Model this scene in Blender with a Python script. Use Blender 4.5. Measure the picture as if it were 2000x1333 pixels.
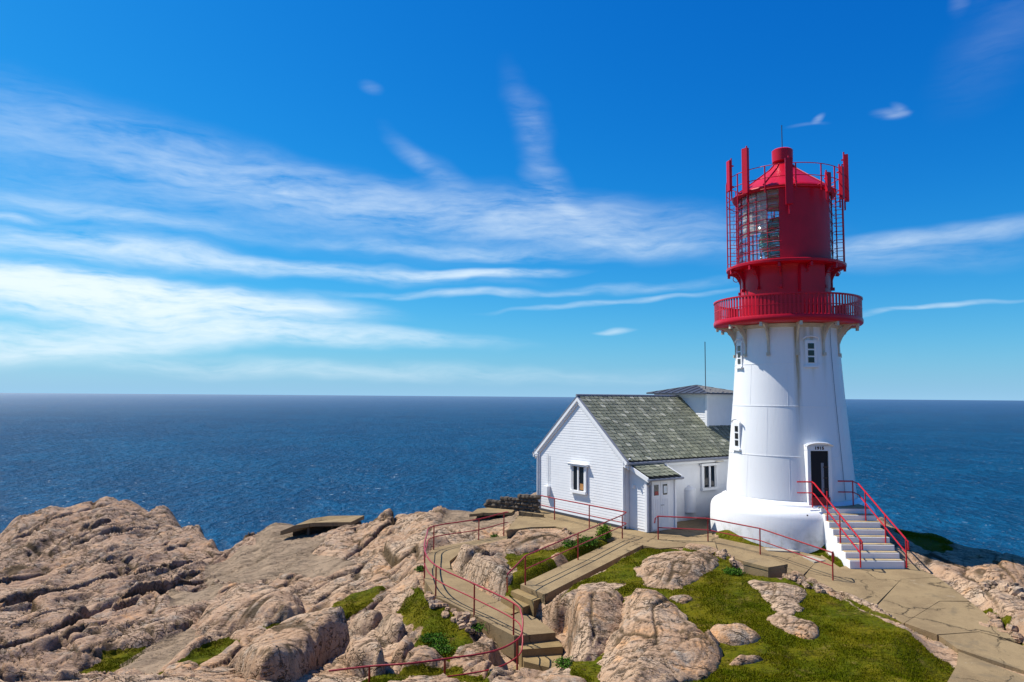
import bpy, math, random
import numpy as np
from mathutils import Vector, Matrix
from mathutils.geometry import tessellate_polygon

R = math.radians
random.seed(7); rng = np.random.default_rng(7)
scene = bpy.context.scene
for o in list(bpy.data.objects): bpy.data.objects.remove(o)

# ------------------------------------------------------------------ camera (eye level is z = 0, the sea lies 42 m below)
F, PITCH, ROLL = 1400.0, math.atan(108/1400.0), R(0.43)
SEA = -42.0
cam_d = bpy.data.cameras.new('camera'); cam = bpy.data.objects.new('camera', cam_d)
scene.collection.objects.link(cam); scene.camera = cam
cam_d.sensor_width = 36; cam_d.lens = 36*F/2000; cam_d.clip_start = .1; cam_d.clip_end = 200000
CM = Matrix.Rotation(R(90)+PITCH, 4, 'X') @ Matrix.Rotation(ROLL, 4, 'Z')
cam.matrix_world = CM

scene.cycles.max_bounces = 6; scene.cycles.diffuse_bounces = 3; scene.cycles.glossy_bounces = 3; scene.cycles.transmission_bounces = 6
scene.cycles.transparent_max_bounces = 16
# ------------------------------------------------------------------ light
SUN_EL, SUN_AZ = R(55), R(-69)           # azimuth from the view axis, negative = left
sdir = Vector((math.sin(SUN_AZ)*math.cos(SUN_EL), math.cos(SUN_AZ)*math.cos(SUN_EL), math.sin(SUN_EL)))
sl = bpy.data.lights.new('sun', 'SUN'); sl.energy = 5.0; sl.angle = R(.5); sl.color = (1, .955, .875)
so = bpy.data.objects.new('sun', sl); scene.collection.objects.link(so)
so.rotation_euler = sdir.to_track_quat('Z', 'Y').to_euler(); so.location = (0, 0, 60)
scene.view_settings.view_transform = 'Standard'; scene.view_settings.look = 'None'
scene.view_settings.exposure = 0.45; scene.view_settings.gamma = 1
scene.view_settings.use_curve_mapping = False

def ray(px, py):
    v = Vector(((px-1000)/F, (666.5-py)/F, -1.0))
    return (CM.to_3x3() @ v)
def at(px, py, Y):
    r = ray(px, py); return r*(Y/r.y)
def atz(px, py, z):
    r = ray(px, py); return r*(z/r.z)
def azel(px, py):
    r = ray(px, py).normalized(); return math.atan2(r.x, r.y), math.asin(r.z)

# ------------------------------------------------------------------ node helper
class NT:
    def __init__(s, nt): s.nt = nt; s.n = nt.nodes; s.l = nt.links
    def new(s, t, **k):
        n = s.n.new(t)
        for a, b in k.items(): setattr(n, a, b)
        return n
    def put(s, sock, v):
        if isinstance(v, bpy.types.NodeSocket): s.l.new(v, sock)
        elif v is not None:
            if hasattr(sock.default_value, '__len__') and not hasattr(v, '__len__'): v = (v,)*len(sock.default_value)
            if hasattr(v, '__len__') and len(v) == 3 and len(sock.default_value) == 4: v = (*v, 1)
            sock.default_value = v
    def math(s, op, a, b=None, c=None, clamp=False):
        n = s.new('ShaderNodeMath', operation=op, use_clamp=clamp)
        for i, v in enumerate((a, b, c)):
            if v is not None: s.put(n.inputs[i], v)
        return n.outputs[0]
    def vmath(s, op, a, b=None):
        n = s.new('ShaderNodeVectorMath', operation=op)
        s.put(n.inputs[0], a)
        if b is not None: s.put(n.inputs[1], b)
        return n.outputs['Value'] if op in ('LENGTH', 'DOT_PRODUCT') else n.outputs[0]
    def mix(s, f, a, b, bt='MIX'):
        n = s.new('ShaderNodeMix', data_type='RGBA', blend_type=bt)
        s.put(n.inputs[0], f); s.put(n.inputs[6], a); s.put(n.inputs[7], b); return n.outputs[2]
    def ramp(s, f, lo, hi, a=0.0, b=1.0, smooth=True):
        n = s.new('ShaderNodeMapRange', interpolation_type='SMOOTHSTEP' if smooth else 'LINEAR')
        for i, v in enumerate((f, lo, hi, a, b)): s.put(n.inputs[i], v)
        return n.outputs[0]
    def noise(s, vec, scale, detail=4, rough=.55, dist=0, col=False):
        n = s.new('ShaderNodeTexNoise'); s.put(n.inputs['Vector'], vec)
        n.inputs['Scale'].default_value = scale; n.inputs['Detail'].default_value = detail
        n.inputs['Roughness'].default_value = rough; n.inputs['Distortion'].default_value = dist
        return n.outputs[1] if col else n.outputs[0]
    def mapping(s, vec, loc=(0,0,0), rot=(0,0,0), sc=(1,1,1), typ='POINT'):
        n = s.new('ShaderNodeMapping', vector_type=typ); s.put(n.inputs[0], vec)
        n.inputs[1].default_value = loc; n.inputs[2].default_value = rot; n.inputs[3].default_value = sc
        return n.outputs[0]
    def voronoi(s, vec, scale, feat='F1', out=0, rand=1):
        n = s.new('ShaderNodeTexVoronoi', feature=feat); s.put(n.inputs['Vector'], vec)
        n.inputs['Scale'].default_value = scale; n.inputs['Randomness'].default_value = rand
        return n.outputs[out]
    def bump(s, h, strength=.5, dist=.02, normal=None):
        n = s.new('ShaderNodeBump'); n.inputs['Strength'].default_value = strength
        n.inputs['Distance'].default_value = dist; s.put(n.inputs['Height'], h)
        if normal is not None: s.put(n.inputs['Normal'], normal)
        return n.outputs[0]

# ------------------------------------------------------------------ sky with cirrus
w = bpy.data.worlds.new('World'); scene.world = w; w.use_nodes = True
t = NT(w.node_tree); t.n.clear()
sky = t.new('ShaderNodeTexSky', sky_type='NISHITA'); sky.sun_disc = False
sky.sun_elevation = SUN_EL; sky.sun_rotation = SUN_AZ
sky.altitude = 0; sky.air_density = 1.0; sky.dust_density = .5; sky.ozone_density = 1.0
# the photograph's deep polarised blue: one response curve per channel over the whole sky
sc_ = t.new('ShaderNodeSeparateColor'); t.put(sc_.inputs[0], sky.outputs[0])
def curve(ch, p, k): return t.math('MULTIPLY', t.math('POWER', t.math('MULTIPLY', sc_.outputs[ch], .1), p), 10*k)
cc_ = t.new('ShaderNodeCombineColor')
for ch, (p, k) in enumerate(((2.7, .48), (1.2, .70), (.70, .88))): t.put(cc_.inputs[ch], curve(ch, p, k))
tc = t.new('ShaderNodeTexCoord'); sp = t.new('ShaderNodeSeparateXYZ'); t.put(sp.inputs[0], tc.outputs['Generated'])
az = t.math('ARCTAN2', sp.outputs[0], sp.outputs[1]); el = t.math('ARCSINE', sp.outputs[2])
cb = t.new('ShaderNodeCombineXYZ'); t.put(cb.inputs[0], az); t.put(cb.inputs[1], el); AE = cb.outputs[0]
wn = t.noise(t.mapping(AE, sc=(1, 2.2, 1)), 7, 2, .6, col=True)
wv = t.vmath('SCALE', t.vmath('SUBTRACT', wn, (.5, .5, .5)));  wv.node.inputs[3].default_value = .034
AEw = t.vmath('ADD', AE, wv)
streaks = [  # px, py, half length, half thickness, tilt (down to the right +), strength
 (180,580,460,46,1,2.2),(150,550,330,24,2,1.2),(560,598,150,16,4,.5),(200,660,420,26,-3,.95),(560,650,430,24,2,.75),(940,535,190,13,-2,1.0),(80,690,220,14,-4,.5),
 (330,335,620,85,9,.22),(100,400,300,60,4,.16),(750,400,560,56,7,.28),(1150,435,420,60,6,.30),(1260,480,240,20,3,.24),(150,480,330,34,1,.5),
 (560,520,430,20,2,.6),(900,490,300,16,2,.35),(250,425,300,18,3,.2),
 (815,312,85,22,38,.11),(870,350,80,30,30,.10),(1040,285,150,36,70,.085),(1078,345,80,34,55,.10),(1040,235,60,40,60,.10),(1090,400,90,22,40,.2),
 (1830,460,280,18,-1,.30),(1700,500,260,36,2,.2),(1210,587,260,6,-5,.35),(1800,602,150,5,-5,.6),(1195,648,40,6,0,.45),
 (1734,222,34,12,8,.20),(1758,212,20,9,35,.13),(1750,226,26,6,-6,.16),(1594,236,8,14,40,.28),(1575,248,34,5,4,.10),(722,174,26,12,22,.09),(555,373,36,7,4,.28),(1872,12,14,26,20,.08),
 (500,716,900,22,1,.30),(900,575,260,9,-1,.45),(1240,560,220,12,-3,.22),(20,420,60,7,2,.45),(1960,60,140,70,-50,.035)]
tot = None
for (px, py, hl, ht, ang, st) in streaks:
    a0, e0 = azel(px, py); th = R(-ang)
    m = t.mapping(AEw, loc=(a0, e0, 0), rot=(0, 0, th), sc=(hl/1400, ht/1400*1.0, 1), typ='TEXTURE')
    d = t.vmath('LENGTH', m)
    v = t.ramp(d, 1.25, .0, 0, st)
    tot = v if tot is None else t.math('ADD', tot, v)
fib = t.noise(t.mapping(AEw, rot=(0, 0, R(4)), sc=(1, 5, 1)), 6, 6, .6, .25)
fib2 = t.noise(t.mapping(AEw, rot=(0, 0, R(-9)), sc=(1.2, 6, 1)), 24, 3, .6, .15)
n1 = t.math('ADD', t.math('MULTIPLY', fib, 1.2), t.math('MULTIPLY', fib2, .5))
dens = t.math('MULTIPLY', tot, t.ramp(n1, .58, 1.15, .12, 1.45, False))
dens = t.math('SUBTRACT', 1.0, t.math('POWER', 2.718, t.math('MULTIPLY', dens, -1.25)))
dens = t.math('MINIMUM', dens, .93)
# the same thin cirrus goes on over the rest of the sky
far = t.math('MULTIPLY', t.ramp(t.noise(t.mapping(tc.outputs['Generated'], sc=(1, 1, 3)), 2.2, 3, .6, .5), .5, .8, 0, .22),
             t.ramp(t.math('ABSOLUTE', az), .62, .85))
dens = t.math('MAXIMUM', dens, far)
haze = t.math('MULTIPLY', t.math('POWER', 2.718, t.math('DIVIDE', t.math('ABSOLUTE', el), -.055)), .9)
base = t.mix(haze, cc_.outputs[0], (2.7, 4.8, 6.7))
col = t.mix(dens, base, (7.0, 7.9, 8.4))
bg = t.new('ShaderNodeBackground'); t.put(bg.inputs[0], col); bg.inputs[1].default_value = .095
wo = t.new('ShaderNodeOutputWorld'); t.l.new(bg.outputs[0], wo.inputs[0])

# ------------------------------------------------------------------ object helpers
C = scene.collection
def empty(name, loc, label=None, cat=None, group=None, kind=None):
    o = bpy.data.objects.new(name, None); C.objects.link(o); o.location = loc; o.empty_display_size = .3
    return tag(o, label, cat, group, kind)
def tag(o, label=None, cat=None, group=None, kind=None):
    if label: o['label'] = label
    if cat: o['category'] = cat
    if group: o['group'] = group
    if kind: o['kind'] = kind
    return o
def rootloc(p):
    while p is not None and p.parent is not None: p = p.parent
    return Vector(p.location) if p is not None else Vector((0, 0, 0))
def mesh(name, vs, fs, mat, smooth=False):
    me = bpy.data.meshes.new(name); me.from_pydata([tuple(v) for v in vs], [], fs)
    if mat: me.materials.append(mat)
    if smooth: me.polygons.foreach_set('use_smooth', [True]*len(me.polygons))
    me.update(); return me
def obj(name, vs, fs, mat, parent=None, smooth=False, local=False):
    """vertices in world coordinates; a child keeps them relative to its root"""
    L = Vector((0, 0, 0)) if local else rootloc(parent)
    me = mesh(name, [Vector(v)-L for v in vs], fs, mat, smooth)
    o = bpy.data.objects.new(name, me); C.objects.link(o); o.parent = parent
    return o
def inst(name, me, parent, loc=(0,0,0), rot=(0,0,0), mat=None):
    o = bpy.data.objects.new(name, me); C.objects.link(o); o.parent = parent
    if mat is not None: o.matrix_local = mat
    else: o.location = loc; o.rotation_euler = rot
    return o
class MB:
    def __init__(s): s.v = []; s.f = []
    def add(s, vs, fs):
        k = len(s.v); s.v += [Vector(v) for v in vs]; s.f += [[i+k for i in f] for f in fs]; return s
    def box(s, c, sx, sy, sz, ax=None):
        c = Vector(c); ax = ax or (Vector((1,0,0)), Vector((0,1,0)), Vector((0,0,1)))
        vs = [c+ax[0]*(i*sx/2)+ax[1]*(j*sy/2)+ax[2]*(k*sz/2) for i in (-1,1) for j in (-1,1) for k in (-1,1)]
        return s.add(vs, [[0,1,3,2],[4,6,7,5],[0,4,5,1],[2,3,7,6],[0,2,6,4],[1,5,7,3]])
    def hexa(s, b, tp):
        n = len(b)
        return s.add(list(b)+list(tp), [list(range(n))[::-1], list(range(n, 2*n))]+[[i,(i+1)%n,(i+1)%n+n,i+n] for i in range(n)])
    def tube(s, pts, r, n=8, closed=False):
        pts = [Vector(p) for p in pts]; rings = []; m = len(pts)
        for i, p in enumerate(pts):
            a = pts[(i-1) % m] if (i or closed) else p; b = pts[(i+1) % m] if (i < m-1 or closed) else p
            d = (b-a).normalized(); up = Vector((0,0,1)) if abs(d.z) < .9 else Vector((1,0,0))
            x = d.cross(up).normalized(); y = d.cross(x)
            rings.append([p+(x*math.cos(k*2*math.pi/n)+y*math.sin(k*2*math.pi/n))*r for k in range(n)])
        vs = [v for g in rings for v in g]; fs = []
        for i in range(m if closed else m-1):
            j = (i+1) % m
            fs += [[i*n+k, i*n+(k+1) % n, j*n+(k+1) % n, j*n+k] for k in range(n)]
        if not closed: fs += [list(range(n))[::-1], [(m-1)*n+k for k in range(n)]]
        return s.add(vs, fs)
    def lathe(s, prof, n=96, c=(0,0,0), a0=0, a1=None, close=False):
        full = a1 is None; a1 = a0+2*math.pi if full else a1; c = Vector(c)
        m = n if full else n+1; vs = []; fs = []
        for i in range(m):
            a = a0+(a1-a0)*i/n
            for (r, z) in prof: vs.append(c+Vector((r*math.cos(a), r*math.sin(a), z)))
        k = len(prof)
        for i in range(n):
            j = (i+1) % m
            for q in range(k if close else k-1):
                p = (q+1) % k; fs.append([i*k+q, j*k+q, j*k+p, i*k+p])
        if close and not full: fs += [[q for q in range(k)], [(m-1)*k+q for q in range(k)][::-1]]
        return s.add(vs, fs)
    def make(s, name, mat, parent=None, smooth=False, local=False):
        o = obj(name, s.v, s.f, mat, parent, smooth, local)
        return o
def autosmooth(o, ang=35):
    me = o.data; me.polygons.foreach_set('use_smooth', [True]*len(me.polygons))
    try: me.set_sharp_from_angle(angle=R(ang))
    except Exception: pass
    return o

# ------------------------------------------------------------------ materials
def material(name):
    m = bpy.data.materials.new(name); m.use_nodes = True
    t = NT(m.node_tree); b = t.n['Principled BSDF']; return m, t, b
def paint(name, colr, rough=.5, bump=.15, bscale=40, var=.08, spec=.4, dirt=None, metal=0):
    m, t, b = material(name); tc = t.new('ShaderNodeTexCoord'); g = t.new('ShaderNodeNewGeometry')
    P = g.outputs['Position']
    n = t.noise(P, 2.3, 6, .6); c = t.mix(t.math('MULTIPLY', t.ramp(n, .35, .75), var*4, clamp=True), colr, tuple(x*.7 for x in colr))
    if dirt:
        s_ = t.noise(t.mapping(P, sc=(5, 5, .5)), 1.6, 6, .65)
        c = t.mix(t.ramp(s_, .56, .8, 0, dirt[1]), c, dirt[0])
    t.put(b.inputs['Base Color'], c); b.inputs['Roughness'].default_value = rough
    b.inputs['Specular IOR Level'].default_value = spec; b.inputs['Metallic'].default_value = metal
    t.put(b.inputs['Normal'], t.bump(t.noise(P, bscale, 5, .6), bump, .01))
    return m
M = {}
M['white'] = paint('white_timber_paint', (.77,.77,.765), .55, .15, 30, .05, .35, ((.50,.47,.40), .25))
M['trim'] = paint('white_trim_paint', (.80,.80,.79), .45, .05, 30, .03)
M['red'] = paint('red_paint', (.53,.004,.022), .36, .12, 14, .12, .28, ((.20,.008,.012), .45))
M['redrail'] = paint('red_rail_paint', (.33,.018,.02), .4, .2, 50, .2, .5, ((.12,.03,.015), .6))
M['stairrail'] = paint('bright_red_rail_paint', (.55,.012,.02), .35, .1, 50, .1)
M['cream'] = paint('weathered_cream_bracket_paint', (.60,.54,.42), .55, .2, 30, .2, .3, ((.35,.25,.14), .5))
M['grey'] = paint('grey_metal', (.22,.23,.26), .45, .1, 30, .1)
M['dark'] = paint('dark_metal_roof', (.052,.056,.068), .45, .1, 20, .1)
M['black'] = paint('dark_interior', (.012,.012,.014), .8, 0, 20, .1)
M['brown'] = paint('dark_brown_door_wood', (.05,.025,.018), .5, .1, 30, .2)
M['paper'] = paint('white_paper', (.7,.75,.75), .6, 0); M['sign'] = paint('notice_red', (.35,.05,.04), .6, 0)
M['woodbox'] = paint('orange_box', (.45,.22,.07), .6, 0)
M['mullion'] = paint('red_mullion_paint', (.38,.01,.03), .4, .05)

def tower_white():
    m, t, b = material('tower_white_paint'); g = t.new('ShaderNodeNewGeometry'); P = g.outputs['Position']
    s_ = t.new('ShaderNodeSeparateXYZ'); t.put(s_.inputs[0], P)
    xa = t.math('SUBTRACT', s_.outputs[0], TX); ya = t.math('SUBTRACT', s_.outputs[1], TY)
    ang = t.math('ARCTAN2', ya, xa)
    cb = t.new('ShaderNodeCombineXYZ'); t.put(cb.inputs[0], ang); t.put(cb.inputs[1], s_.outputs[2])
    V = cb.outputs[0]
    streak = t.noise(t.mapping(V, sc=(9, .35, 1)), 2.0, 6, .6)
    streak = t.math('MAXIMUM', streak, t.math('MULTIPLY', t.noise(t.mapping(V, loc=(3,1,0), sc=(30, .5, 1)), 2.0, 4, .6), .95))
    c = t.mix(t.ramp(streak, .55, .85, 0, .45), (.78,.78,.775), (.62,.60,.54))
    # rust runs below the brackets, fading downwards
    a0 = -math.pi/2+R(0)
    def run(angd, width, z0, z1, colr, st):
        d = t.math('ABSOLUTE', t.math('SUBTRACT', ang, R(angd)))
        k = t.math('MULTIPLY', t.ramp(d, R(width), 0, 0, 1), t.ramp(s_.outputs[2], z0, z1, 0, st))
        k = t.math('MULTIPLY', k, t.ramp(t.noise(t.mapping(V, sc=(14, .4, 1)), 2.5, 5, .6), .3, .6, .45, 1.2))
        return k, colr
    for a_ in ((-100.5, 5, -2.2, 2.4, (.36,.25,.10), 1.0), (-84, 4, .2, 2.6, (.50,.42,.27), .8), (-92, 7, .8, 2.9, (.5,.42,.3), .55),(-70, 5, 0, 2.6, (.5,.44,.32), .6), (-130, 4, 1.0, 2.8, (.5,.42,.3), .35)):
        k, colr = run(*a_); c = t.mix(k, c, colr)
    # grime near the foot
    k = t.math('MULTIPLY', t.ramp(s_.outputs[2], -4.5, -5.3, 0, 1), t.ramp(t.noise(P, 3, 6, .65), .42, .7, 0, .6))
    c = t.mix(k, c, (.36,.36,.30))
    c = t.mix(t.ramp(t.noise(P, 5.5, 7, .7), .68, .74, 0, .5), c, (.36,.38,.40))
    t.put(b.inputs['Base Color'], c); b.inputs['Roughness'].default_value = .45
    h = t.math('ADD', t.math('MULTIPLY', t.noise(t.mapping(V, sc=(14, .6, 1)), 3, 5, .6), 1.0), t.math('MULTIPLY', t.noise(P, 16, 5, .6), .6))
    t.put(b.inputs['Normal'], t.bump(h, .35, .012))
    return m

def rock_mat(name, warm=0.0, masked=True):
    m, t, b = material(name); g = t.new('ShaderNodeNewGeometry'); P = g.outputs['Position']
    n1 = t.noise(P, .35, 4, .6, .4); n2 = t.noise(P, 1.7, 5, .62, .3); n3 = t.noise(P, 16, 4, .7); n4 = t.noise(P, 60, 2, .6)
    c = t.mix(t.ramp(n1, .40, .62), (.39,.238,.140), (.48,.33,.215))
    sx_ = t.new('ShaderNodeSeparateXYZ'); t.put(sx_.inputs[0], P)
    c = t.mix(t.math('MULTIPLY', t.ramp(sx_.outputs[0], -5, -15, 0, .75), t.ramp(n2, .38, .60, .45, 1)), c, (.335,.215,.150))   # browner gneiss towards the point
    c = t.mix(t.ramp(n2, .50, .70, 0, .7), c, (.37,.315,.25))                # grey lichen
    c = t.mix(t.ramp(t.noise(t.mapping(P, loc=(7,3,1)), .9, 7, .65, .5), .57-.06*warm, .70, 0, .6+.3*warm), c, (.60,.30,.12)) # orange iron stain
    c = t.mix(t.ramp(t.noise(t.mapping(P, loc=(17,3,1)), 2.6, 7, .7, .6), .60, .72, 0, .5), c, (.62,.54,.43)) # pale
    c = t.mix(t.ramp(t.noise(t.mapping(P, rot=(0,0,R(-55)), sc=(.7,4.5,2)), 1.1, 7, .7, .4), .58, .72, 0, .6), c, (.17,.12,.085)) # dark weather bands
    c = t.mix(t.ramp(n3, .46, .72, 0, .5), c, (.19,.13,.08))
    c = t.mix(t.ramp(n4, .56, .68, 0, .6), c, (.60,.50,.38)); c = t.mix(t.ramp(t.noise(t.mapping(P, loc=(2,5,1)), 42, 3, .6), .56, .68, 0, .55), c, (.14,.10,.065))
    # hairline joints
    G2 = t.mapping(P, rot=(0,0,R(-60)), sc=(.4,1.4,1.3))
    def line(sc, off, wd): return t.ramp(t.math('ABSOLUTE', t.math('SUBTRACT', t.noise(t.mapping(G2, loc=off), sc, 5, .62, .35), .5)), wd, 0)
    k1 = t.math('MULTIPLY', line(.8, (3,1,0), .013), t.ramp(n2, .36, .48)); k2 = t.math('MAXIMUM', t.math('MULTIPLY', line(1.9, (9,4,2), .012), t.ramp(n1, .42, .52, 0, .85)), t.math('MULTIPLY', line(4.6, (2,8,1), .014), t.ramp(n2, .54, .62, 0, .6)))
    c = t.mix(t.ramp(t.noise(t.mapping(P, loc=(31,7,1)), 1.3, 6, .72, .5), .57, .66, 0, .62), c, (.145,.125,.11))
    c = t.mix(t.ramp(t.noise(t.mapping(P, loc=(11,27,1)), 5.0, 4, .7, .3), .60, .68, 0, .6), c, (.12,.09,.07))
    W = t.vmath('ADD', P, t.vmath('MULTIPLY', t.vmath('SUBTRACT', t.noise(P, 1.3, 3, .6, col=True), (.5,.5,.5)), (.9,.9,.9)))
    j1 = t.voronoi(t.mapping(W, rot=(0,0,R(-40)), sc=(.5,1.1,1.0)), 1.0, 'DISTANCE_TO_EDGE')
    k2 = t.math('MAXIMUM', k2, t.math('MULTIPLY', t.ramp(j1, .02, .0), t.ramp(n1, .50, .56)))
    cr = t.math('MAXIMUM', k1, k2)
    at_ = t.new('ShaderNodeAttribute', attribute_name='crack'); cr2 = t.math('MAXIMUM', t.math('MULTIPLY', cr, .92), at_.outputs['Fac'])
    c = t.mix(t.math('MULTIPLY', cr2, .93), c, (.05,.034,.015))
    h = t.math('ADD', t.math('MULTIPLY', n3, .5), t.math('MULTIPLY', n4, .14))
    h = t.math('ADD', h, t.math('MULTIPLY', t.math('ABSOLUTE', t.math('SUBTRACT', t.noise(t.mapping(P, rot=(0,0,R(-58)), sc=(.6,1.3,1)), 3.2, 5, .66, .3), .5)), 1.8))
    h = t.math('SUBTRACT', h, t.math('MULTIPLY', cr, .8))
    rough = .85
    if masked:
        ga = t.new('ShaderNodeAttribute', attribute_name='grass').outputs['Fac']
        ga = t.ramp(t.math('ADD', ga, t.math('MULTIPLY', t.math('SUBTRACT', t.noise(P, 2.4, 7, .7), .5), .9)), .42, .56)
        gc = t.mix(t.ramp(t.noise(P, .8, 6, .65), .38, .62), (.070,.082,.001), (.125,.105,.003))
        gc = t.mix(t.ramp(t.noise(P, 14, 6, .7), .42, .7, 0, .75), gc, (.040,.05,.003))
        gc = t.mix(t.ramp(t.noise(t.mapping(P, loc=(3,9,0)), 1.1, 6, .7), .58, .72, 0, .6), gc, (.13,.08,.02))
        gc = t.mix(t.ramp(t.noise(t.mapping(P, loc=(13,2,0)), 2.7, 5, .7), .56, .68, 0, .75), gc, (.16,.12,.03))
        gc = t.mix(t.ramp(t.noise(t.mapping(P, loc=(1,22,0)), 1.9, 6, .7, .4), .60, .70, 0, .8), gc, (.06,.04,.018))
        c = t.mix(ga, c, gc)
        ca = t.new('ShaderNodeAttribute', attribute_name='concrete').outputs['Fac']
        ca = t.ramp(t.math('ADD', ca, t.math('MULTIPLY', t.math('SUBTRACT', t.noise(P, 1.1, 7, .7), .5), .7)), .45, .55)
        cc = t.mix(t.ramp(t.noise(P, 1.2, 7, .65), .35, .7), (.30,.215,.14), (.20,.145,.095))
        cc = t.mix(t.ramp(n3, .45, .75, 0, .4), cc, (.10,.085,.06))
        c = t.mix(ca, c, cc)
    t.put(b.inputs['Base Color'], c); b.inputs['Roughness'].default_value = rough
    b.inputs['Specular IOR Level'].default_value = .06
    t.put(b.inputs['Normal'], t.bump(h, 1.0, .05))
    return m
M['rock'] = rock_mat('granite_bedrock'); M['rock_warm'] = rock_mat('orange_stained_granite', 1.0, False)
M['rock_plain'] = rock_mat('weathered_granite', 0.0, False)

def concrete(name, a=(.27,.195,.105), b2=(.19,.135,.075), cracks=True):
    m, t, b = material(name); g = t.new('ShaderNodeNewGeometry'); P = g.outputs['Position']
    c = t.mix(t.ramp(t.noise(P, .9, 7, .68, .3), .35, .68), a, b2)
    c = t.mix(t.ramp(t.noise(P, 5, 7, .7), .55, .72, 0, .5), c, tuple(x*.55 for x in b2))
    c = t.mix(t.ramp(t.noise(P, 70, 3, .6), .5, .72, 0, .5), c, tuple(min(1, x*1.6) for x in a))
    c = t.mix(t.ramp(t.noise(t.mapping(P, loc=(5,5,5)), 1.6, 6, .7, .4), .62, .72, 0, .5), c, (.35,.29,.20))
    c = t.mix(t.ramp(t.noise(t.mapping(P, loc=(8,1,5)), .7, 6, .72, .5), .56, .66, 0, .5), c, (.13,.105,.07))
    h = t.noise(P, 26, 6, .7)
    if cracks:
        W = t.vmath('ADD', P, t.vmath('MULTIPLY', t.vmath('SUBTRACT', t.noise(P, 1.1, 6, .7, col=True), (.5,.5,.5)), (1.1,1.1,1.1)))
        k = t.math('MULTIPLY', t.ramp(t.voronoi(t.mapping(W, sc=(1,1,.2)), .42, 'DISTANCE_TO_EDGE'), .013, .0), t.ramp(t.noise(P, .6, 3), .42, .55))
        c = t.mix(t.math('MULTIPLY', k, .85), c, (.035,.028,.02)); h = t.math('SUBTRACT', h, t.math('MULTIPLY', k, 1.5))
    t.put(b.inputs['Base Color'], c); b.inputs['Roughness'].default_value = .9
    b.inputs['Specular IOR Level'].default_value = .05
    t.put(b.inputs['Normal'], t.bump(h, .6, .02)); return m
M['conc'] = concrete('weathered_path_concrete'); M['concpale'] = concrete('pale_new_concrete', (.36,.33,.27), (.29,.26,.21), False)
M['concdark'] = concrete('dark_stone_and_shade', (.115,.092,.07), (.07,.058,.045), False)
M['steps'] = concrete('step_concrete', (.27,.19,.09), (.18,.125,.06), False)
M['tread'] = concrete('stair_tread_concrete', (.44,.33,.19), (.34,.26,.15), False)

def slate_mat():
    m, t, b = material('moss_grey_slate'); oi = t.new('ShaderNodeObjectInfo'); g = t.new('ShaderNodeNewGeometry'); P = g.outputs['Position']
    a_ = t.new('ShaderNodeAttribute', attribute_name='tone').outputs['Fac']
    r_ = t.math('FRACT', t.math('ADD', oi.outputs['Random'], t.math('MULTIPLY', a_, 7.31)))
    c = t.mix(r_, (.13,.14,.09), (.30,.30,.21))
    c = t.mix(t.ramp(r_, .9, .95), c, (.42,.41,.31))
    c = t.mix(t.ramp(t.noise(P, 1.2, 6, .6), .4, .7, 0, .6), c, (.10,.108,.085))
    c = t.mix(t.ramp(t.noise(P, 9, 6, .7), .5, .75, 0, .5), c, (.15,.155,.085))
    t.put(b.inputs['Base Color'], c); b.inputs['Roughness'].default_value = .7
    t.put(b.inputs['Normal'], t.bump(t.noise(P, 22, 5, .6), .5, .01)); return m
M['slate'] = slate_mat()
M['felt'] = paint('dark_roof_felt', (.03,.032,.03), .9)

def glass(name, colr, rough=.04, trans=0.0, alpha=1, spec=.5):
    m, t, b = material(name); t.put(b.inputs['Base Color'], colr); b.inputs['Roughness'].default_value = rough
    b.inputs['Transmission Weight'].default_value = trans; b.inputs['IOR'].default_value = 1.45
    b.inputs['Specular IOR Level'].default_value = spec
    return m
M['winglass'] = glass('window_glass', (.012,.014,.016), .05)
def thin_glass():
    m, t, b = material('lantern_glass'); t.n.remove(b)
    tr = t.new('ShaderNodeBsdfTransparent'); tr.inputs[0].default_value = (.975,.99,.99,1)
    gl = t.new('ShaderNodeBsdfGlossy'); gl.inputs[1].default_value = .03
    fr = t.new('ShaderNodeLayerWeight'); fr.inputs[0].default_value = .5
    mx = t.new('ShaderNodeMixShader'); t.l.new(t.math('ADD', t.math('MULTIPLY', t.math('POWER', fr.outputs['Facing'], 3.0), .55), .07), mx.inputs[0])
    t.l.new(tr.outputs[0], mx.inputs[1]); t.l.new(gl.outputs[0], mx.inputs[2])
    t.l.new(mx.outputs[0], t.n['Material Output'].inputs[0]); return m
M['lantern_glass'] = thin_glass()
M['lens'] = glass('green_fresnel_glass', (.30,.68,.56), .12, .12)
M['brass'] = paint('brass_lens_frame', (.25,.22,.12), .35, .1, 30, .1, .5, None, .8)
M['linen'] = paint('pale_lantern_curtain', (.62,.60,.54), .8, .1)
def leaf_mat(name, a, c2, brown=(.15,.09,.015)):
    m, t, b = material(name); g = t.new('ShaderNodeNewGeometry'); P = g.outputs['Position']
    c = t.mix(t.ramp(t.noise(P, 1.1, 6, .65), .36, .64), a, c2)
    c = t.mix(t.ramp(g.outputs['Random Per Island'], .0, 1.0, 0, .6), c, tuple(x*1.4 for x in a))
    c = t.mix(t.ramp(t.noise(t.mapping(P, loc=(9,1,3)), 3.2, 4, .7), .54, .68, 0, .75), c, tuple(x*.35 for x in a))
    if name == 'turf_blades': c = t.mix(t.ramp(t.noise(t.mapping(P, loc=(13,2,0)), 2.7, 5, .7), .56, .68, 0, .7), c, (.22,.17,.035))
    c = t.mix(t.ramp(t.noise(t.mapping(P, loc=(4,2,8)), .9, 6, .7), .56, .70, 0, .7), c, brown)
    t.put(b.inputs['Base Color'], c); b.inputs['Roughness'].default_value = .8; b.inputs['Specular IOR Level'].default_value = .03
    return m
M['blade'] = leaf_mat('turf_blades', (.078,.100,.001), (.140,.115,.002))
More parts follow.
